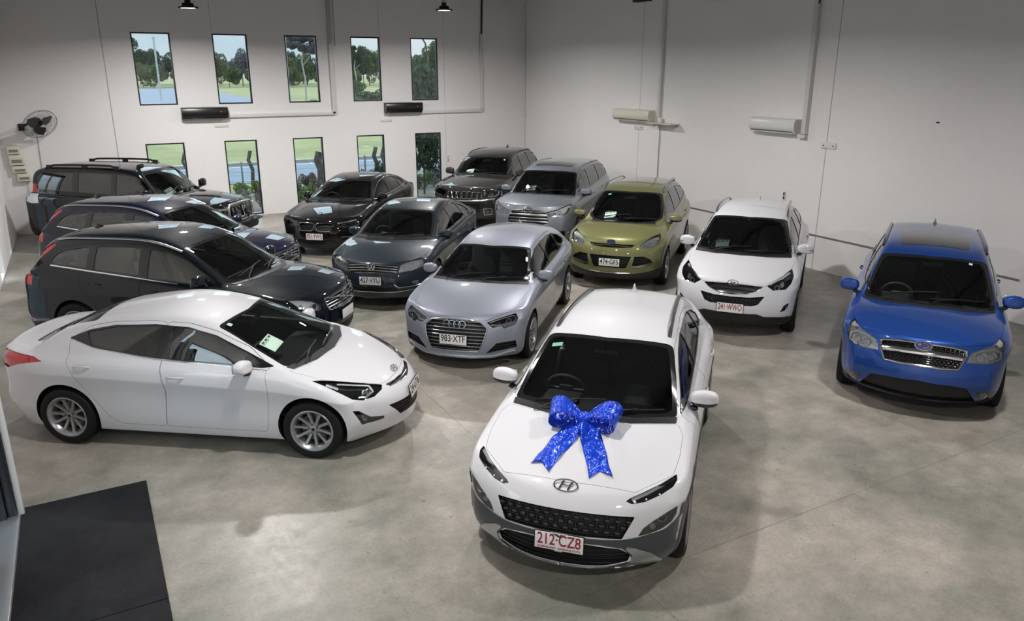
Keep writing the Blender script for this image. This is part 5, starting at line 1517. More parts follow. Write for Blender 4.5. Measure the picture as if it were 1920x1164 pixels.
def concrete():
    m = mat('polished_concrete', (.3, .29, .27), .35)
    nt, b = nodes(m)
    tc = nt.nodes.new('ShaderNodeTexCoord'); v = tc.outputs['Object']
    base, _ = noise_ramp(nt, v, .42, 7, .40, .62, (.195, .195, .167), (.362, .325, .292), .66)
    c2, _ = noise_ramp(nt, v, 2.2, 10, .36, .66, (.72, .73, .70), (1.10, 1.08, 1.07), .7)
    col = mixc(nt, base, c2, 1.0, 'MULTIPLY')
    c3, _ = noise_ramp(nt, v, 38, 4, .34, .56, (.62, .61, .58), (1.04, 1.04, 1.04), .7)
    col = mixc(nt, col, c3, .42, 'MULTIPLY')
    c5, _ = noise_ramp(nt, v, 17, 2, .70, .76, (1, 1, 1), (.55, .54, .5), .4)
    col = mixc(nt, col, c5, .8, 'MULTIPLY')
    c4, f4 = noise_ramp(nt, v, 9, 10, .62, .70, (1, 1, 1), (.70, .69, .66), .8)
    col = mixc(nt, col, c4, .55, 'MULTIPLY')
    # saw-cut joints
    sp = nt.nodes.new('ShaderNodeSeparateXYZ'); nt.links.new(v, sp.inputs[0])
    fac = None
    for ax, p, w in ((0, 3.32, .006), (0, 8.9, .006), (1, 4.06, .006), (1, 9.9, .006), (1, 15.8, .006)):
        d = mth(nt, 'ABSOLUTE', mth(nt, 'SUBTRACT', sp.outputs[ax], p))
        f = mth(nt, 'LESS_THAN', d, w)
        fac = f if fac is None else mth(nt, 'MAXIMUM', fac, f)
    nz = nt.nodes.new('ShaderNodeTexNoise'); nz.inputs['Scale'].default_value = 3; nt.links.new(v, nz.inputs['Vector'])
    fac = mth(nt, 'MULTIPLY', fac, mth(nt, 'MULTIPLY', nz.outputs['Fac'], 1.1))
    col = mixc(nt, col, (.12, .115, .10, 1), fac)
    nt.links.new(col, b.inputs['Base Color'])
    rr = nt.nodes.new('ShaderNodeMapRange'); rr.inputs[3].default_value = .22; rr.inputs[4].default_value = .5
    nt.links.new(f4, rr.inputs[0]); nt.links.new(rr.outputs[0], b.inputs['Roughness'])
    bp = nt.nodes.new('ShaderNodeBump'); bp.inputs['Strength'].default_value = .06; bp.inputs['Distance'].default_value = .01
    nt.links.new(f4, bp.inputs['Height']); nt.links.new(bp.outputs[0], b.inputs['Normal'])
    return m

def wallmat():
    m = mat('painted_concrete_wall', (.62, .605, .60), .55)
    nt, b = nodes(m)
    tc = nt.nodes.new('ShaderNodeTexCoord'); v = tc.outputs['Object']
    base, _ = noise_ramp(nt, v, .7, 5, .3, .7, (.77, .755, .75), (.80, .785, .78))
    c2, f = noise_ramp(nt, v, 14, 6, .35, .65, (.985, .985, .985), (1.01, 1.01, 1.01))
    nt.links.new(mixc(nt, base, c2, 1.0, 'MULTIPLY'), b.inputs['Base Color'])
    bp = nt.nodes.new('ShaderNodeBump'); bp.inputs['Strength'].default_value = .08; bp.inputs['Distance'].default_value = .01
    nt.links.new(f, bp.inputs['Height']); nt.links.new(bp.outputs[0], b.inputs['Normal'])
    return m

CONC = concrete(); WALLM = wallmat()
CEILM = mat('roof_sheeting', (.20, .20, .205), .5)
STEEL = mat('roof_steel', (.06, .06, .062), .5)
WHITEP = mat('white_painted_metal', (.66, .65, .64), .4)
PLASW = mat('white_plastic', (.70, .69, .66), .3)
CREAM = mat('cream_plastic', (.66, .64, .53), .35)
BLACKF = mat('black_window_frame', (.012, .015, .018), .35)
SEAL = mat('joint_sealant', (.36, .35, .34), .7)
PANE = glassmat('window_pane', (.93, .97, .97))

def struct(name, mb, mats, parent=None, **k):
    o = mb.obj(name, mats, parent, 30)
    if parent is None: o['kind'] = 'structure'
    return o

struct('floor', MB().box(((XL + XR) / 2, (YF + YB) / 2 + .2, -.1), (XR - XL + .8, YB - YF + .6, .2)), [CONC])
# far wall with its ten window openings, one solid slab cut through
UX = [(1.465, 2.36), (3.355, 4.22), (5.185, 6.05), (6.995, 7.85), (8.77, 9.62)]
LX = [(1.465, 2.39), (3.38, 4.225), (5.19, 6.03), (7.015, 7.85), (8.82, 9.655)]
OPEN = [(a, b, 2.99, 4.735) for a, b in UX] + [(a, b, .02, 2.045) for a, b in LX]
def slab_with_holes(name, axis, pos, th, a0, a1, z0, z1, holes, m):
    """wall slab made of blocks around rectangular holes; axis 'y': wall plane at y = pos"""
    xs = sorted({a0, a1} | {h[0] for h in holes} | {h[1] for h in holes}); zs = sorted({z0, z1} | {h[2] for h in holes} | {h[3] for h in holes})
    V = []; F = []; idx = {}
    def P(i, j, k):
        key = (i, j, k)
        if key not in idx:
            idx[key] = len(V); u = xs[i]; z = zs[j]; d = pos + (th if k else 0)
            V.append((u, d, z) if axis == 'y' else (d, u, z))
        return idx[key]
    solid = lambda i, j: 0 <= i < len(xs) - 1 and 0 <= j < len(zs) - 1 and not any(h[0] <= (xs[i] + xs[i + 1]) / 2 <= h[1] and h[2] <= (zs[j] + zs[j + 1]) / 2 <= h[3] for h in holes)
    for i in range(len(xs) - 1):
        for j in range(len(zs) - 1):
            if not solid(i, j): continue
            F.append((P(i, j, 0), P(i + 1, j, 0), P(i + 1, j + 1, 0), P(i, j + 1, 0)))
            F.append((P(i, j + 1, 1), P(i + 1, j + 1, 1), P(i + 1, j, 1), P(i, j, 1)))
            if not solid(i - 1, j): F.append((P(i, j, 0), P(i, j + 1, 0), P(i, j + 1, 1), P(i, j, 1)))
            if not solid(i + 1, j): F.append((P(i + 1, j, 0), P(i + 1, j, 1), P(i + 1, j + 1, 1), P(i + 1, j + 1, 0)))
            if not solid(i, j - 1): F.append((P(i, j, 0), P(i, j, 1), P(i + 1, j, 1), P(i + 1, j, 0)))
            if not solid(i, j + 1): F.append((P(i, j + 1, 0), P(i + 1, j + 1, 0), P(i + 1, j + 1, 1), P(i, j + 1, 1)))
    mb = MB().add(V, F)
    return struct(name, mb, m)
slab_with_holes('wall_back', 'y', YB, .18, XL - .2, XR + .2, 0, ZC, OPEN, [WALLM])
struct('wall_right', MB().box((XR + .1, (YF + YB) / 2, ZC / 2), (.2, YB - YF, ZC)), [WALLM])
LEFT_OPEN = [(12.3, 14.3, .02, 2.1), (16.9, 17.7, .02, 2.1), (19.4, 19.95, .02, 2.1)]
slab_with_holes('wall_left', 'x', XL - .2, .2, 7.7, YB, 0, ZC, LEFT_OPEN, [WALLM])
struct('wall_return', MB().box(((XL - .95) / 2 - .1, 7.64, ZC / 2), (.9, .12, ZC)), [WALLM])
slab_with_holes('wall_entry', 'x', -1.05, .10, YF, 7.50, 0, ZC, [(4.6, 7.49, -.1, 2.6)], [WALLM])
struct('wall_front', MB().box(((XL + XR) / 2, YF - .1, ZC / 2), (XR - XL + .6, .2, ZC)), [WALLM])
# corrugated roof sheet and its steel beams
mb = MB(); vs = []; fs = []
n = 230
for i in range(n + 1):
    x = XL - .2 + (XR - XL + .4) * i / n
    for y in (YF, YB + .1): vs.append((x, y, ZC + (.04 if i % 4 in (1, 2) else 0)))
for i in range(n): fs.append((i * 2, i * 2 + 1, i * 2 + 3, i * 2 + 2))
mb.add(vs, fs); struct('ceiling', mb, [CEILM])
for k, y in enumerate((-1.5, 4.2, 9.9, 15.6, 21.3)):
    mb = MB().box(((XL + XR) / 2, y, ZC - .10), (XR - XL, .16, .02)).box(((XL + XR) / 2, y, ZC - .02), (XR - XL, .16, .02)).box(((XL + XR) / 2, y, ZC - .06), (XR - XL, .02, .10))
    struct('trim_%d' % (k + 1), mb, [STEEL])
# windows
for k, (a, b, z0, z1) in enumerate(OPEN):
    o = thing('window_%d' % (k + 1), '', '', (0, 0, 0)); del o['label']; del o['category']; o['kind'] = 'structure'
    f = .035; yy = YB + .06
    mb = MB()
    for c, s in ((((a + b) / 2, yy, z0 + f / 2), (b - a, .08, f)), (((a + b) / 2, yy, z1 - f / 2), (b - a, .08, f)), ((a + f / 2, yy, (z0 + z1) / 2), (f, .08, z1 - z0 - 2 * f)), ((b - f / 2, yy, (z0 + z1) / 2), (f, .08, z1 - z0 - 2 * f))):
        mb.box(c, s)
    mb.obj('window_frame', [BLACKF], o)
    MB().add([(a + f, yy, z0 + f), (b - f, yy, z0 + f), (b - f, yy, z1 - f), (a + f, yy, z1 - f)], [(0, 1, 2, 3)]).obj('window_pane', [PANE], o)
for k, (a, b, z0, z1) in enumerate(LEFT_OPEN):
    o = thing('door_%d' % (k + 1), '', '', (0, 0, 0)); del o['label']; del o['category']; o['kind'] = 'structure'
    mb = MB(); x = XL - .12
    for c, s in (((x, (a + b) / 2, z1 - .03), (.06, b - a, .06)), ((x, a + .03, (z0 + z1) / 2), (.06, .06, z1 - z0)), ((x, b - .03, (z0 + z1) / 2), (.06, .06, z1 - z0)), ((x, (a + b) / 2, (z0 + z1) / 2), (.06, .05, z1 - z0 - .1))): mb.box(c, s)
    mb.obj('door_frame', [WHITEP], o)
    MB().add([(x, a, z0), (x, b, z0), (x, b, z1), (x, a, z1)], [(0, 1, 2, 3)]).obj('door_pane', [PANE], o)
# panel joints on the walls
jn = 10
def joint(c, s, m=SEAL):
    global jn
    jn += 1; struct('trim_%d' % jn, MB().box(c, s), [m])
for x, z0, z1 in ((.815, 0, ZC), (4.80, 2.1, 2.9)) [:1]: joint((x, YB - .001, (z0 + z1) / 2), (.018, .006, z1 - z0))
for x, z0, z1 in ((3.36, 4.78, ZC), (7.84, 4.78, ZC), (9.82, 0, ZC)): joint((x, YB - .001, (z0 + z1) / 2), (.010, .004, z1 - z0), mat('joint_filled', (.45, .44, .435), .7))
joint((XR + .001, 10.28, ZC / 2), (.006, .016, ZC)); joint((XR + .001, 16.10, ZC / 2), (.006, .014, ZC), mat('joint_filled', ()))
joint((XR - .005, YB - .005, ZC / 2), (.012, .012, ZC), mat('joint_filled', ()))
# conduit rail that runs along the side wall at knee height
struct('trim_40', MB().box((XR - .012, 14.2, .70), (.024, 3.4, .022)), [mat('rail_brown', (.22, .19, .17), .5)])
struct('trim_41', MB().box((XR - .012, 9.15, .69), (.024, 5.6, .022)), [mat('rail_brown', ())])
struct('trim_42', MB().box((XR - .012, 3.1, .685), (.024, 6.2, .022)), [mat('rail_brown', ())])

# ------------------------------------------------------------------ fittings on the walls
def tagged(o, label, cat, group=None):
    o['label'] = label; o['category'] = cat
    if group: o['group'] = group
    return o
# black split-system units under the high windows
def aircon(loc, rz, w, m, label, name='air_conditioner'):
    t = thing(name, label, 'air conditioner', loc, rz)
    h, d = .29, .22
    mb = MB(); prof = [(0, -h / 2 + .02), (-.06, -h / 2), (-.15, -h / 2 + .01), (-.205, -h / 2 + .07), (-.22, -.02), (-.215, h / 2 - .05), (-.19, h / 2 - .01), (-.15, h / 2), (0, h / 2)]
    vs = []; fs = []; K = len(prof)
    for x in (-w / 2, -w / 2 + .012, w / 2 - .012, w / 2):
        e = .985 if abs(x) == w / 2 else 1
        vs += [(x, p[0] * e, p[1] * e) for p in prof]
    for i in range(3):
        for k in range(K): fs.append((i * K + k, (i + 1) * K + k, (i + 1) * K + (k + 1) % K, i * K + (k + 1) % K))
    fs += [tuple(range(K)), tuple(3 * K + k for k in range(K))[::-1]]
    mb.add(vs, fs).obj('casing', [m], t, 30)
    MB().box((0, -.125, -h / 2 + .012), (w - .12, .11, .012), 0, .004, Matrix.Rotation(0, 4, 'X')).obj('louvre', [m], t)
    MB().box((0, -.19, -h / 2 + .045), (w - .1, .02, .012), 0, .003).obj('air_outlet', [BLACKP], t)
    MB().box((w / 2 - .18, -.222, .03), (.02, .004, .012), 0).obj('status_light', [PLASW], t)
    return t
DARKAC = mat('black_casing', (.012, .011, .011), .3)
aircon((2.965, YB, 2.78), 0, 1.13, DARKAC, 'black wall air conditioner under the two left-hand high windows')
aircon((8.45, YB, 2.80), 0, 1.13, DARKAC, 'black wall air conditioner under the two right-hand high windows')
aircon((XR, 16.24, 2.74), radians(-90), 1.5, CREAM, 'cream wall air conditioner beside the small wall shelf')
aircon((XR, 11.53, 2.76), radians(-90), 1.2, PLASW, 'white wall air conditioner by the tall boxed duct on the side wall')
def wallbox(name, label, cat, c, s, m, bev=.006, parts=None):
    o = MB().box(c, s, 0, bev).obj(name, [m], None)
    return tagged(o, label, cat)
# boxed pipe covers
o = MB().box((4.99, YB - .034, 2.69), (2.90, .06, .09), 0, .006).box((6.40, YB - .034, 3.60), (.09, .06, 1.85), 0, .006).obj('pipe_cover', [WHITEP]); tagged(o, 'white boxed pipe cover with an upright arm between third and fourth windows', 'pipe cover')
o = MB().box((10.05, YB - .034, 2.66), (2.06, .06, .09), 0, .006).box((11.05, YB - .034, 3.78), (.09, .06, 2.2), 0, .006).obj('pipe_cover', [WHITEP]); tagged(o, 'white boxed pipe cover running right from the second black air conditioner', 'pipe cover')
o = MB().tube([(11.06, YB - .034, 4.88), (11.07, YB - .0345, 5.2), (11.09, YB - .034, ZC)], .05, .05).obj('insulated_pipe', [mat('black_lagging', (.01, .01, .01), .8)]); tagged(o, 'black lagged pipe dropping from the roof above the corner pipe cover', 'pipe')
o = MB().box((6.41, YB - .0345, 5.25), (.10, .07, 1.45), 0, .006).obj('pipe_cover', [mat('grey_cover', (.42, .41, .40), .5)]); tagged(o, 'grey upper length of pipe cover reaching the roof', 'pipe cover')
o = MB().tube([(6.56, YB - .015, ZC), (6.555, YB - .015, 4.6), (6.55, YB - .02, 4.48)], .012, .012).obj('hanging_cord', [mat('grey_cord', (.25, .24, .23), .6)]); tagged(o, 'thin grey cord hanging beside the grey pipe cover', 'cord')
o = MB().box((XR - .04, 15.29, 4.2), (.08, .09, 2.9), 0, .006).obj('pipe_cover', [WHITEP]); tagged(o, 'white boxed duct dropping to the wall shelf', 'pipe cover')
o = MB().tube([(XR - .03, 15.23, 2.6), (XR - .02, 15.25, 1.6), (XR - .02, 15.24, .7)], .02, .02).obj('wall_cable', [mat('grey_cord', ())]); tagged(o, 'thin cable running down the wall below the small shelf', 'cable')
o = MB().box((XR - .05, 10.80, 3.82), (.10, .10, 2.42), 0, .006).box((XR - .05, 10.84, 2.59), (.10, .18, .08), 0, .006).obj('pipe_cover', [WHITEP]); tagged(o, 'white boxed duct dropping beside the white air conditioner', 'pipe cover')
o = MB().tube([(XR - .04, 10.79, 5.0), (XR - .05, 10.76, 5.4), (XR - .06, 10.72, ZC)], .035, .035).obj('insulated_pipe', [mat('black_lagging', ())]); tagged(o, 'black lagged pipe above the duct by the white air conditioner', 'pipe')
t = thing('wall_shelf', 'small cream shelf bracketed to the wall beside the cream air conditioner', 'shelf', (XR, 15.0, 2.60))
MB().box((-.15, 0, .0), (.30, .90, .02), 0, .003).obj('shelf_board', [CREAM], t)
for dy in (-.3, .3): MB().box((-.10, dy, -.035), (.20, .02, .05), 0).obj('bracket', [CREAM], t)
t2 = wallbox('socket_box', 'white socket box on the cream shelf', 'socket', (XR - .05, 15.20, 2.66), (.08, .13, .10), PLASW)
for k, (x, lab) in enumerate(((3.36, 'white screwed plate on the far wall under the first black air conditioner'), (7.93, 'white screwed plate on the far wall under the second black air conditioner'))):
    t = thing('joint_plate', lab, 'wall plate', (x, YB, 2.45))
    MB().box((0, -.012, 0), (.34, .02, .085), 0, .004).obj('plate', [PLASW], t)
    for dx in (-.12, .12): MB().box((dx, -.026, 0), (.018, .012, .018), 0, .003).obj('bolt', [SATIN], t)
for y, lab in ((10.22, 'white screwed plate on the side wall right of the white air conditioner'), (16.10, 'white screwed plate on the side wall below the cream air conditioner'), (21.9, 'white screwed plate at the far corner of the room')):
    t = thing('joint_plate', lab, 'wall plate', (XR, y, 2.45))
    MB().box((-.012, 0, 0), (.02, .34 if y < 20 else .1, .12), 0, .004).obj('plate', [PLASW], t)
    for dy in (-.11, .11) if y < 20 else (0,): MB().box((-.026, dy, 0), (.012, .022, .022), 0, .003).obj('bolt', [BLACKP], t)
t = thing('power_socket', 'small upright wall switch above the roof of the white SUV', 'switch', (XR, 11.17, 1.37)); MB().box((-.01, 0, 0), (.02, .07, .19), 0, .004).obj('plate', [PLASW], t)
MB().box((-.022, 0, .03), (.008, .035, .07), 0, .002).obj('rocker', [BLACKP], t); MB().box((-.022, 0, -.05), (.008, .035, .05), 0, .002).obj('rocker', [BLACKP], t)
t = thing('power_socket', 'white double switch on the far wall beside the last window', 'switch', (9.87, YB, 1.26)); MB().box((0, -.01, 0), (.07, .02, .19), 0, .004).obj('plate', [PLASW], t)
for dz in (-.05, .05): MB().box((0, -.024, dz), (.03, .008, .03), 0, .002).obj('rocker', [SATIN], t)
o = MB().box((XR - .01, 8.10, 3.0), (.02, .05, .02), 0, .003).obj('wall_screw', [BLACKP]); tagged(o, 'tiny hook left in the bare side wall above the blue SUV', 'hook')
o = MB().box((XR - .09, 16.09, 5.50), (.18, .55, .13), 0, .01).obj('sensor_box', [BLACKP]); tagged(o, 'black box high on the side wall above the cream air conditioner', 'box')
# switchboard boxes by the fan
t = thing('switchboard', 'stack of cream switch boxes on the far wall beneath the fan', 'switchboard', (-1.33, YB, 1.75))
for k, (dx, dz, w, h) in enumerate(((-.06, .29, .26, .20), (-.03, .05, .30, .24), (.0, -.17, .30, .16), (.06, -.36, .28, .18))):
    p = MB().box((dx, -.06, dz), (w, .12, h), 0, .01).obj('box', [CREAM], t)
    MB().box((dx, -.124, dz - h * .1), (w * .7, .008, h * .3), 0, .003).obj('window', [mat('box_window', (.20, .21, .18), .2)], p)
o = MB().tube([(-.86, YB - .02, 2.4), (-.88, YB - .02, 1.5), (-.93, YB - .034, .9), (-1.02, YB - .034, .55)], .01, .01).obj('fan_cord', [BLACKP]); tagged(o, 'thin black cord hanging from the wall fan', 'cord')
o = MB().tube([(-1.22, YB - .02, 1.3), (-1.25, YB - .02, .8), (-1.10, YB - .034, .52)], .008, .008).obj('fan_cord', [mat('grey_cord', ())]); tagged(o, 'grey cord hanging below the switch boxes', 'cord')
t = thing('power_socket', 'grey wall socket near the floor where both cords end', 'socket', (-1.04, YB, .5)); MB().box((0, -.015, 0), (.12, .03, .08), 0, .004).obj('plate', [PLASW], t); MB().box((.02, -.045, -.02), (.05, .04, .05), 0, .006).obj('plug', [BLACKP], t)
# wall fan
t = thing('wall_fan', 'large black wire-caged fan tilted downwards on the far wall', 'fan', (-1.15, YB, 2.55))
MB().box((0, -.02, 0), (.12, .04, .16), 0, .008).tube([(0, -.03, 0), (.10, -.20, .06), (.33, -.30, .18)], .06, .06).obj('bracket', [BLACKP], t)
F = frame_at(Vector((.40, -.42, .09)), (.38, -.73, -.57))
MB().lathe([(0, -.16), (.07, -.15), (.085, -.08), (.085, .0), (.05, .02), (0, .02)], 24, 0, F).obj('motor', [BLACKP], t)
cg = MB(); RW = .385
for rr_, hh in ((RW, 0), (RW, .03), (RW * .8, .075), (RW * .55, .095), (RW * .3, .105), (RW * .8, -.055), (RW * .45, -.08)):
    cg.tube([F @ Vector((rr_ * cos(2 * pi * k / 40), rr_ * sin(2 * pi * k / 40), hh)) for k in range(40)], .008 if rr_ == RW else .004, .008 if rr_ == RW else .004, None, 0, 5, True)
for k in range(40):
    a = 2 * pi * k / 40
    cg.tube([F @ Vector((r_ * cos(a), r_ * sin(a), h_)) for r_, h_ in ((.05, .108), (.2, .10), (.30, .07), (RW, .015), (.30, -.05), (.08, -.085))], .0035, .0035, None, 0, 4)
cg.obj('cage', [BLACKP], t)
bl = MB()
for k in range(3):
    a = 2 * pi * k / 3 + .5; vs = []
    for i in range(7):
        s = i / 6; r_ = .07 + .25 * s; wd = .05 + .10 * math.sin(pi * min(1, s * 1.1)); 
        for q in (-1, 0, 1):
            an = a + q * wd / max(r_, .12) + .25 * s
            vs.append((r_ * cos(an), r_ * sin(an), .02 + q * .025))
    fs = []
    for i in range(6):
        for q in range(2): fs.append((i * 3 + q, (i + 1) * 3 + q, (i + 1) * 3 + q + 1, i * 3 + q + 1))
    v2 = vs + [(x, y, z - .004) for x, y, z in vs]; f2 = fs + [tuple(j + 21 for j in f)[::-1] for f in fs]
    bm2 = MB().add(v2, f2, 0, F); bm2.obj('fan_blade', [mat('fan_blade_grey', (.05, .05, .052), .35)], t, fix=False)
# ------------------------------------------------------------------ high-bay lamps
LAMPE = mat('lamp_face', (1, 1, 1), .5, 0, 0, .5, (1, .985, .96), 9.0)
LAMPPOS = [((2.42, 18.5, 5.095), 'round black-rimmed high-bay lamp above the first two windows'), ((8.04, 17.88, 5.2), 'round black-rimmed high-bay lamp near the fifth window'),
           ((2.25, 13.1, 5.2), None), ((7.6, 10.9, 5.2), None), ((2.0, 6.1, 5.2), None), ((7.1, 3.9, 5.2), None), ((1.6, -1.0, 5.2), None)]
LAMP_POWER = 245
for (x, y, z), lab in LAMPPOS:
    t = thing('high_bay_lamp', lab or 'round black-rimmed high-bay lamp hanging from the roof outside the photograph', 'lamp', (x, y, z), 0, 'high-bay lamps under the roof' if not lab else 'high-bay lamps in view')
    MB().lathe([(0, .17), (.05, .17), (.06, .10), (.11, .09), (.125, .03), (.19, .02), (.20, .0), (.20, -.012), (.165, -.012), (.16, .0), (0, .005)], 40, 0).obj('housing', [BLACKP], t)
    MB().lathe([(0, -.004), (.155, -.004), (.158, .001)], 40, 0).obj('lamp_face', [LAMPE], t)
    MB().tube([(0, 0, .16), (0, 0, ZC - z)], .012, .012).tube([(-.06, 0, .10), (-.05, 0, .25), (0, 0, .30), (.05, 0, .25), (.06, 0, .10)], .008, .008).obj('hanging_rod', [STEEL], t)
    l = bpy.data.lights.new('high_bay_light', 'AREA'); l.shape = 'DISK'; l.size = .30; l.energy = LAMP_POWER * (.74 if y in (6.1, 3.9) else 1); l.color = (1.0, .975, .95)
    if hasattr(l, 'spread'): l.spread = radians(165)
    lo = bpy.data.objects.new('high_bay_light', l); COL.objects.link(lo); lo.parent = t; lo.location = (0, 0, -.016)
# ------------------------------------------------------------------ entrance: door frame, sill, mat
struct('door_5', MB().box((-.937, 7.46, 1.3), (.05, .05, 2.62), 0, .004), [mat('white_jamb', (.62, .60, .59), .45)])
struct('door_6', MB().box((-1.0, 7.44, 1.3), (.07, .07, 2.6), 0, .004).box((-1.09, 7.42, 1.3), (.10, .10, 2.6), 0, .004).box((-1.19, 7.44, 1.3), (.09, .06, 2.6), 0, .004), [BLACKF])
t = thing('glass_door_leaf', 'black-framed entrance door standing open past the mat', 'door', (-1.2, 7.2, 0)); 
MB().box((-.45, 0, 1.28), (.85, .045, 2.5), 0, .004).obj('leaf', [BLACKF], t); MB().box((-.08, -.06, 1.0), (.03, .05, .3), 0, .01).obj('handle', [SATIN], t)
o = MB().box((-1.02, 6.05, .012), (.15, 2.85, .024), 0, .004).obj('door_sill', [mat('ribbed_aluminium', (.5, .52, .55), .35, .8)]); tagged(o, 'silver ribbed sill strip along the edge of the black mat', 'door sill')
t = thing('door_closer_stop', 'small black door catch at the end of the sill', 'door stop', (-1.12, 6.35, .0)); MB().box((0, 0, .09), (.05, .12, .10), 0, .01).box((0, .05, .03), (.03, .03, .06)).obj('catch', [BLACKP], t)
struct('door_7', MB().box((-1.19, 5.6, .02), (.18, 1.9, .04), 0), [PLASW]); struct('door_8', MB().box((-1.24, 6.0, 1.3), (.04, 1.3, 2.4), 0), [BLACKF])  # white floor strip outside the sill, then the second black door leaf
def matmat():
    m = mat('rubber_mat', (.008, .008, .009), .8, 0, 0, .2)
    nt, b = nodes(m); tc = nt.nodes.new('ShaderNodeTexCoord'); v = tc.outputs['Object']
    c, f = noise_ramp(nt, v, 1.6, 8, .35, .75, (.006, .006, .007), (.020, .020, .023), .7)
    c2, f2 = noise_ramp(nt, v, 60, 2, .6, .75, (1, 1, 1), (1.9, 1.9, 1.95))
    nt.links.new(mixc(nt, c, c2, 1.0, 'MULTIPLY'), b.inputs['Base Color'])
    bp = nt.nodes.new('ShaderNodeBump'); bp.inputs['Strength'].default_value = .3; bp.inputs['Distance'].default_value = .004; nt.links.new(f2, bp.inputs['Height']); nt.links.new(bp.outputs[0], b.inputs['Normal'])
    return m
t = thing('rubber_mat', 'large black rubber mat laid inside the entrance door', 'mat', (-.42, 6.2, 0))
MB().box((0, .36, .006), (1.035, 2.0, .012), 0, .003).obj('mat_sheet', [matmat()], t)
MB().box((0, -1.65, .006), (1.035, 2.0, .012), 0, .003).obj('mat_sheet', [matmat()], t)
o = MB().tube([(3.55, 21.62, .02), (3.75, 21.42, .03), (4.0, 21.45, .02), (4.1, 21.62, .02), (3.95, 21.75, .02), (3.7, 21.72, .02)], .05, .04, None, 0, 8, True).obj('coiled_hose', [mat('blue_hose', (.02, .05, .09), .4)]); tagged(o, 'dark blue hose loop lying on the floor under the second low window', 'hose')
# ------------------------------------------------------------------ outside: lawn, road, bush line
rng = random.Random(5)
def noisy(name, c0, c1, sc, rough=.9, bump=0):
    m = mat(name, c0, rough); nt, b = nodes(m)
    tc = nt.nodes.new('ShaderNodeTexCoord'); c, f = noise_ramp(nt, tc.outputs['Object'], sc, 6, .35, .65, c0, c1, .7)
    nt.links.new(c, b.inputs['Base Color'])
    return m
GRASS = noisy('lawn_grass', (.085, .095, .028), (.17, .165, .062), .12)
ROAD = noisy('asphalt', (.08, .10, .135), (.115, .14, .18), 1.2)
def ground(name, pts, m, z, kind='structure'):
    o = MB().add([(x, y, z) for x, y in pts], [tuple(range(len(pts)))]).obj(name, [m], None); o['kind'] = kind; return o
ground('lawn', [(-400, 22.2), (500, 22.2), (500, 600), (-400, 600)], GRASS, -.06)
ground('ground_left', [(-400, -60), (-1.9, -60), (-1.9, 22.2), (-400, 22.2)], noisy('paving', (.15, .155, .165), (.2, .205, .215), 1), -.05)
ground('road', [(-200, 29), (300, 29), (300, 34.5), (-200, 34.5)], ROAD, -.045)
ground('car_park', [(-120, 70), (21, 70), (26, 200), (-150, 240)], ROAD, -.03)
o = MB().box((40, 34.7, .0), (300, .3, .16)).obj('kerb', [mat('kerb_concrete', (.2, .2, .19), .8)]); o['kind'] = 'structure'
for k_, (w_, z_) in enumerate(((.12, -.04), (.12, -.04))):
    y_ = 29.5 + k_ * 4.4
    o = MB().box((40, y_, z_ + .002), (240, w_, .004)).obj('road_line', [mat('line_paint', (.35, .36, .36), .8)]); o['kind'] = 'structure'
for i_ in range(14):
    o = MB().box((1.2 + i_ * .85, 26.9, .45), (.05, .05, 1.0), 0, .005).obj('fence_post', [mat('galvanised', (.16, .17, .18), .5, .4)]); tagged(o, 'thin grey wire-fence post outside the low windows', 'post', 'wire-fence posts outside the low windows')
for z_ in (.3, .6, .88):
    o = MB().tube([(.5, 26.9, z_), (13.5, 26.9, z_)], .012, .012).obj('fence_wire', [mat('galvanised', ())]); tagged(o, 'long fence wire strung %s outside the low windows' % {.3: 'lowest', .6: 'midway up', .88: 'highest'}[z_], 'wire')
GB = noisy('garden_bed', (.07, .065, .055), (.13, .12, .105), 1.5)
ground('garden_bed', [(-20, 22.3), (30, 22.3), (30, 26.5), (-20, 26.5)], GB, -.04)
LEAFS = [noisy('leaf_dark', (.012, .024, .011), (.034, .05, .024), 1.2), noisy('leaf_mid', (.026, .045, .014), (.06, .09, .03), 1.0), noisy('leaf_grey', (.045, .046, .05), (.08, .08, .088), .8), noisy('leaf_olive', (.04, .055, .02), (.075, .095, .04), .9)]
BARK = noisy('bark', (.03, .024, .02), (.09, .075, .062), 6)
PALEB = mat('pale_bark', (.22, .21, .2), .8)
def crown_mesh(seed, n, spread, leaf, mats, squash=.7):
    r_ = random.Random(seed); mb = MB()
    cl = []
    for _ in range(9):
        a = r_.random() * 2 * pi; q = r_.random() ** .5 * .75
        cl.append((q * cos(a), q * sin(a), r_.uniform(-.35, .55) * squash, r_.uniform(.28, .48)))
    for _ in range(n):
        c = r_.choice(cl); th = r_.random() * 2 * pi; u = r_.uniform(-1, 1); s = c[3] * r_.uniform(.75, 1.0)
        k = (1 - u * u) ** .5
        P = Vector((c[0] + s * k * cos(th), c[1] + s * k * sin(th), c[2] + s * u * squash)) * spread
        d1 = Vector((r_.gauss(0, 1), r_.gauss(0, 1), r_.gauss(0, 1))).normalized() * leaf; d2 = d1.cross(Vector((r_.gauss(0, 1), r_.gauss(0, 1), r_.gauss(0, 1)))).normalized() * leaf * .7
        mb.add([P - d1, P - d2 * .8, P + d1, P + d2 * .8], [(0, 1, 2, 3)], 0)
    return mb.mesh('crown', mats, 180, fix=False)
LEAFG = [noisy('leaf_fresh', (.06, .10, .025), (.13, .18, .05), 4), noisy('leaf_dusty', (.10, .11, .09), (.2, .2, .18), 5), noisy('leaf_red', (.08, .06, .05), (.16, .13, .10), 5)]
CROWNS = [crown_mesh(k, 4200, 1.0, .05, [LEAFS[k % 4]]) for k in range(4)]
NEAR = [crown_mesh(20 + k, 1300, 1.0, .085, [LEAFG[k]]) for k in range(3)]
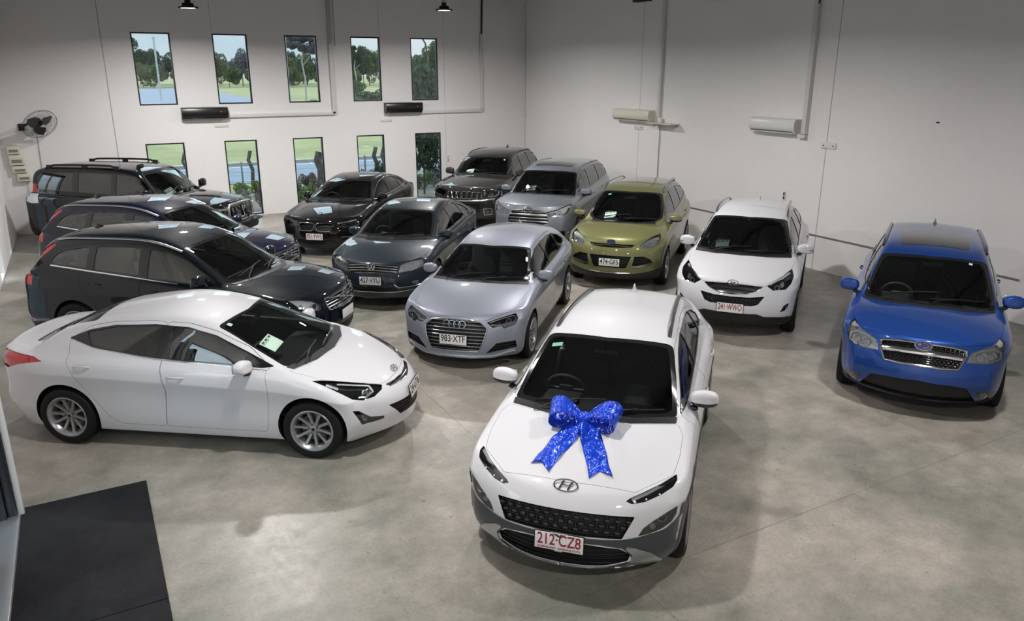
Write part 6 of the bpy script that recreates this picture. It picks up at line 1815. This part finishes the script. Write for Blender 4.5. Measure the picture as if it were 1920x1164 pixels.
TRUNK = MB().tube([(0, 0, 0), (.02, .01, .45), (-.01, .02, .9)], .10, .10, None, 0, 7).tube([(0, 0, .5), (.25, .1, .9)], .05, .05, None, 0, 6).tube([(0, 0, .45), (-.2, -.1, .85)], .05, .05, None, 0, 6).mesh('trunk', [BARK])
PLACED = []
def tree(loc, h, w, k, label, group, cat='tree', name='bush_tree'):
    d_ = math.hypot(loc[0], loc[1])
    if any((loc[0] - q[0]) ** 2 + (loc[1] - q[1]) ** 2 < ((1.08 if d_ > 150 else 1.05) * (w + q[2])) ** 2 for q in PLACED): return None
    PLACED.append((loc[0], loc[1], w))
    t = thing(name, label, cat, loc, rng.random() * 6.28, group)
    near_ = name == 'garden_shrub'
    c = link('crown', (NEAR[k % 3] if near_ else CROWNS[k % 4]), t, (0, 0, h * (.42 if near_ else .5))); c.scale = (w, w, h * (.8 if near_ else .82))
    s = link('trunk', TRUNK, t, (0, 0, 0)); s.scale = (h * .25, h * .25, h * (.45 if near_ else .75))
    return t
G1 = 'bush line far beyond the car park'
for i in range(420):
    ang = lerp(-2, 37, (i * 37 % 420) / 419) + rng.uniform(-.5, .5)
    d = rng.uniform(218, 275)
    tree((d * math.sin(radians(ang)), d * cos(radians(ang)), 0), rng.uniform(6.8, 10.3), rng.uniform(2.9, 4.2), rng.choice((0, 0, 2, 3)), 'grey-green tree in the bush line far beyond the windows', G1)
for i in range(90):
    ang = lerp(-2, 36, (i * 37 % 90) / 89) + rng.uniform(-.4, .4)
    d = rng.uniform(200, 213)
    tree((d * math.sin(radians(ang)), d * cos(radians(ang)), 0), rng.uniform(3.5, 6), rng.uniform(2.2, 3.2), rng.choice((1, 3)), 'low leafy shrub in front of the far bush line', 'shrubs before the bush line', 'shrub', 'far_shrub')
for i in range(22):
    ang = lerp(17, 33, i / 21) + rng.uniform(-.3, .3); d = rng.uniform(62, 120)
    tree((d * math.sin(radians(ang)), d * cos(radians(ang)), 0), rng.uniform(1.6, 3.0), rng.uniform(2.0, 3.2), rng.choice((2, 3, 1)), 'scrubby bush in the paddock seen through the right-hand high windows', 'scrub in the paddock', 'shrub', 'paddock_shrub')
# nearer gum trees
def gum(loc, h, label, k=2):
    t = thing('gum_tree', label, 'tree', loc)
    MB().tube([(0, 0, 0), (.1, 0, h * .3), (-.15, .1, h * .55), (.2, 0, h * .8)], .2, .2, None, 0, 8).tube([(-.1, 0, h * .5), (1.0, .2, h * .62), (1.3, .2, h * .75)], .1, .1, None, 0, 6).obj('trunk', [PALEB], t)
    for j, (dx, dz, s) in enumerate(((0, .86, .22), (.15, .70, .17), (-.14, .76, .16), (.05, .95, .12))):
        c = link('crown', CROWNS[k], t, (dx * h, 0, dz * h)); c.scale = (s * h * 1.0, s * h * 1.0, s * h * 1.15)
def at_px(px, d, py=None):
    x = (px - 960) / 1439.94; v = Vector((x, 0, -1)); q = cam.rotation_euler.to_matrix() @ Vector((x, -((160) - 582) / 1439.94, -1)); q.z = 0; q.normalize()
    return (q.x * d, q.y * d, 0)
gum(at_px(572, 108), 9.0, 'tall pale-trunked gum tree seen through the third high window')
gum(at_px(243, 150), 9.0, 'gum tree at the left edge of the first high window', 0)
gum(at_px(668, 150), 8.0, 'gum tree at the left edge of the fourth high window', 0)
gum(at_px(822, 80), 6.5, 'gum tree at the right edge of the fifth high window', 3)
for px, d, h, lab in ((299, 120, 8.2, 'white power pole seen through the first high window'), (541, 105, 7.8, 'white power pole seen through the third high window')):
    x, y, z = at_px(px, d); t = thing('power_pole', lab, 'pole', (x, y, 0))
    MB().tube([(0, 0, 0), (0, 0, h)], .26, .26).obj('pole', [mat('pole_white', (.28, .28, .27), .7)], t); MB().box((0, 0, h - .15), (.5, .08, .08)).obj('cross_arm', [PALEB], t)
x, y, z = at_px(800, 40)
o = MB().tube([(x - .9, y, 5.6), (x - .3, y, 5.55), (x, y, 5.1), (x + .12, y, 4.4), (x + .05, y, 3.6), (x + .1, y, 2.6), (x, y, 0)], .09, .09, None, 0, 6).tube([(x - .3, y, 5.5), (x - .1, y, 5.7), (x + .2, y, 5.6)], .05, .05, None, 0, 6).tube([(x - .5, y - 1, 3.9), (x + .2, y - 1, 2.9), (x + .9, y - 1, 1.8), (x + 1.3, y - 1, .0)], .05, .05, None, 0, 6).obj('dead_tree', [BARK]); tagged(o, 'thin bare dead tree seen through the fifth high window', 'tree')
# stumps and shrubs just outside the low windows
for i, (px, d, h, r_, lab) in enumerate(((328, 27.0, 1.15, .10, 'thin cut tree post outside the first low window'), (455, 26.0, 1.25, .12, 'knobbly cut post outside the second low window'), (588, 25.5, 1.2, .25, 'thick cut tree stump outside the third low window'),
                                  (606, 25.8, 1.15, .10, 'thin post beside the thick stump'), (697, 26.3, 1.25, .14, 'left of the two leaning cut trunks outside the fourth low window'), (714, 26.0, 1.3, .17, 'right of the two cut trunks outside the fourth low window'), (476, 26.6, 1.2, .05, 'slim stake outside the second low window'))):
    x, y, z = at_px(px, d * 1.07)
    o = MB().tube([(x, y, -.1), (x + .05, y, h * .5), (x - .06, y, h * .75), (x + .03, y, h)], r_ * 1.05, r_ * 1.05, None, 0, 8).obj('tree_stump', [BARK]); tagged(o, lab, 'stump'); PLACED.append((x, y, .3))
for i, (x, y, h) in enumerate(((9.7, 23.5, 2.6), (10.9, 25.4, 3.4), (12.4, 27.9, 4.2), (8.9, 25.0, 1.0), (11.6, 23.3, 1.8), (10.2, 22.75, .9))):
    tree((x, y, -.05), h, h * .36, 0, 'dense dark shrub filling the fifth low window', 'dark shrubs outside the fifth low window', 'shrub', 'dark_shrub')
for i in range(260):
    x = rng.uniform(1.0, 12.5); y = rng.uniform(22.9, 26.2)
    h = rng.uniform(.3, .75)
    tree((x, y, -.05), max(h, .55), h * .46, rng.choice((0, 0, 1, 1, 2)), 'scrappy garden plant outside the low windows', 'garden plants outside the low windows', 'shrub', 'garden_shrub')
# ------------------------------------------------------------------ all the cars
ROOTS = {}
for _k in CARS:
    ROOTS[_k] = build_car(_k, CARS[_k], DET[_k])
# ------------------------------------------------------------------ the bow on the white SUV's bonnet
def satin():
    m = mat('blue_satin', (.010, .060, .62), .24, .35, .3)
    nt, b = nodes(m); tc = nt.nodes.new('ShaderNodeTexCoord')
    mp = nt.nodes.new('ShaderNodeMapping'); mp.inputs['Scale'].default_value = (6, 11, 6); nt.links.new(tc.outputs['Object'], mp.inputs[0])
    n = nt.nodes.new('ShaderNodeTexNoise'); n.inputs['Scale'].default_value = 1.0; n.inputs['Detail'].default_value = 3; n.inputs['Distortion'].default_value = 1.2
    nt.links.new(mp.outputs[0], n.inputs['Vector'])
    bp = nt.nodes.new('ShaderNodeBump'); bp.inputs['Strength'].default_value = 1.0; bp.inputs['Distance'].default_value = .045
    nt.links.new(n.outputs['Fac'], bp.inputs['Height']); nt.links.new(bp.outputs[0], b.inputs['Normal'])
    return m
def build_bow():
    S = CARS['kona']; root0, B = ROOTS['kona']
    SAT = satin()
    t = thing('gift_bow', 'large shiny blue ribbon bow lying on the bonnet of the front white SUV', 'bow', (S['pos'][0], S['pos'][1], 0), radians(S['pos'][2]))
    rg = random.Random(3)
    def ribbon(name, P, W, th=.003):
        """P: centre points, W: (direction, half width) per point"""
        K = 9; vs = []; fs = []
        for i, (p, (d, w)) in enumerate(zip(P, W)):
            for k in range(K):
                q = lerp(-1, 1, k / (K - 1))
                vs.append(Vector(p) + Vector(d) * (w * q) + Vector((0, 0, .006 * math.sin(q * 5 + i * 1.3))))
        n = len(P)
        for i in range(n - 1):
            for k in range(K - 1): fs.append((i * K + k, (i + 1) * K + k, (i + 1) * K + k + 1, i * K + k + 1))
        o = MB().add(vs, fs).obj(name, [SAT], t, 180, fix=False)
        m = o.modifiers.new('thickness', 'SOLIDIFY'); m.thickness = th
        m2 = o.modifiers.new('soft', 'SUBSURF'); m2.levels = 1; m2.render_levels = 1
        return o
    kx, ky, kz = 1.285, -.015, 1.075
    for s in (-1, 1):
        path = [(.02, .012, 0), (.07, .065, .012), (.15, .125, .02), (.235, .135, .02), (.305, .09, .01), (.325, .02, 0), (.285, -.035, -.01), (.20, -.045, -.012), (.10, -.02, -.01), (.03, -.01, 0)]
        P = []; W = []
        for i, (a, h, dx) in enumerate(path):
            w = .045 + .075 * min(1, (a - .02) / .16)
            P.append((kx + dx + .15 * a * (.35 if s < 0 else .1), ky + s * a * .92, kz + h * .94))
            d = Vector((1, -.15 * s, -.28)).normalized(); W.append((d, w))
        ribbon('ribbon_loop', P, W)
    kn = MB().box((kx, ky, kz + .005), (.125, .10, .075), 0, .025, seg=3); kn.obj('ribbon_knot', [SAT], t)
    for s, A, Bq, N in ((-1, ((1.33, -.10), (1.33, -.01)), ((1.80, -.325), (1.875, -.160)), (1.79, -.235)), (1, ((1.33, -.02), (1.33, .075)), ((1.875, .158), (1.825, .330)), (1.79, .226))):
        L = 18; K = 8; vs = []; fs = []
        for i in range(L + 1):
            u = i / L
            for k in range(K + 1):
                q = k / K
                a = Vector((lerp(A[0][0], A[1][0], q), lerp(A[0][1], A[1][1], q)))
                if q < .5: e = Vector(Bq[0]).lerp(Vector(N), q * 2)
                else: e = Vector(N).lerp(Vector(Bq[1]), q * 2 - 1)
                p = a.lerp(e, u)
                # keep the ribbon edges nearly parallel: widen fast near the knot
                mid = (Vector(A[0]) + Vector(A[1])) / 2; me_ = (Vector(Bq[0]) + Vector(Bq[1])) / 2
                wv = (Vector(Bq[1]) - Vector(Bq[0])) * (q - .5) * min(1, .72 + u * .9)
                cl = mid.lerp(me_, u) + wv
                if u > .5: cl = cl.lerp(p, (u - .5) * 2)
                h, n = cast(B, Vector((cl.x, cl.y, 1.0)), Vector((0, 0, 1)))
                z = h.z + .012 + .055 * max(0, 1 - u * 3.2) ** 1.3 + .009 * math.sin(u * 17 + q * 4 * s) * (1 if u < .97 else .3) + .006 * math.sin(q * 9 + u * 6)
                vs.append((cl.x, cl.y, max(z, h.z + .005)))
        for i in range(L):
            for k in range(K): fs.append((i * (K + 1) + k, (i + 1) * (K + 1) + k, (i + 1) * (K + 1) + k + 1, i * (K + 1) + k + 1))
        o = MB().add(vs, fs).obj('ribbon_tail', [SAT], t, 180, fix=False)
        m = o.modifiers.new('thickness', 'SOLIDIFY'); m.thickness = .003
build_bow()
# ------------------------------------------------------------------ bull bar, driving lamps and snorkel of the four-wheel-drive
def build_bullbar():
    root, B = ROOTS['prado']
    mb = MB()
    TB = .06
    mb.tube([(2.34, -.47, .55), (2.40, -.47, .80), (2.38, -.45, 1.0), (2.37, -.38, 1.06), (2.38, 0, 1.07), (2.37, .38, 1.06), (2.38, .45, 1.0), (2.40, .47, .80), (2.34, .47, .55)], TB, TB, [(1, 0, 0)] * 9, 0, 10)
    for s in (-1, 1):
        mb.tube([(2.38, s * .46, .98), (2.28, s * .70, .99), (2.12, s * .86, .92), (2.10, s * .88, .70)], .05, .05, None, 0, 8)
    mb.tube([(2.42, -.46, .70), (2.44, 0, .70), (2.42, .46, .70)], .05, .05, None, 0, 8)
    mb.obj('bull_bar', [mat('polished_alloy_tube', (.62, .62, .60), .25, .85)], root)
    MB().tube([(2.02, -.93, .55), (2.22, -.84, .55), (2.38, -.50, .55), (2.42, 0, .55), (2.38, .50, .55), (2.22, .84, .55), (2.02, .93, .55)], .16, .16, [(0, 0, 1)] * 7, 0, 4, square=True).obj('bumper_beam', [BLACKP], root)
    for s in (-1, 1):
        F = Matrix.Translation((2.46, s * .20, .86)) @ Matrix.Rotation(radians(90), 4, 'Y')
        o = MB().lathe([(0, -.09), (.05, -.085), (.085, -.04), (.095, 0), (.098, .012), (.088, .014)], 28, 0, F).lathe([(0, -.03), (.05, -.012), (.086, .008)], 28, 1, F).obj('driving_lamp', [BLACKP, REFL], root)
        MB().lathe([(0, .02), (.05, .016), (.088, .010)], 28, 0, F).obj('lamp_cover', [LENS], o)
        MB().box((2.44, s * .20, .76), (.03, .03, .10), 0).obj('lamp_bracket', [BLACKP], o)
    sn = MB().tube([(1.22, -.90, 1.06), (1.08, -.90, 1.16), (.92, -.845, 1.34), (.72, -.775, 1.56), (.56, -.72, 1.74), (.50, -.70, 1.84)], .075, .06, [(0, -1, 0)] * 6, 0, 10)
    sn.tube([(.50, -.70, 1.82), (.52, -.70, 1.88), (.62, -.70, 1.90)], .09, .09, None, 0, 10)
    sn.obj('snorkel', [BLACKP], root)
build_bullbar()
bpy.context.view_layer.layer_collection.children['showroom'].exclude = False
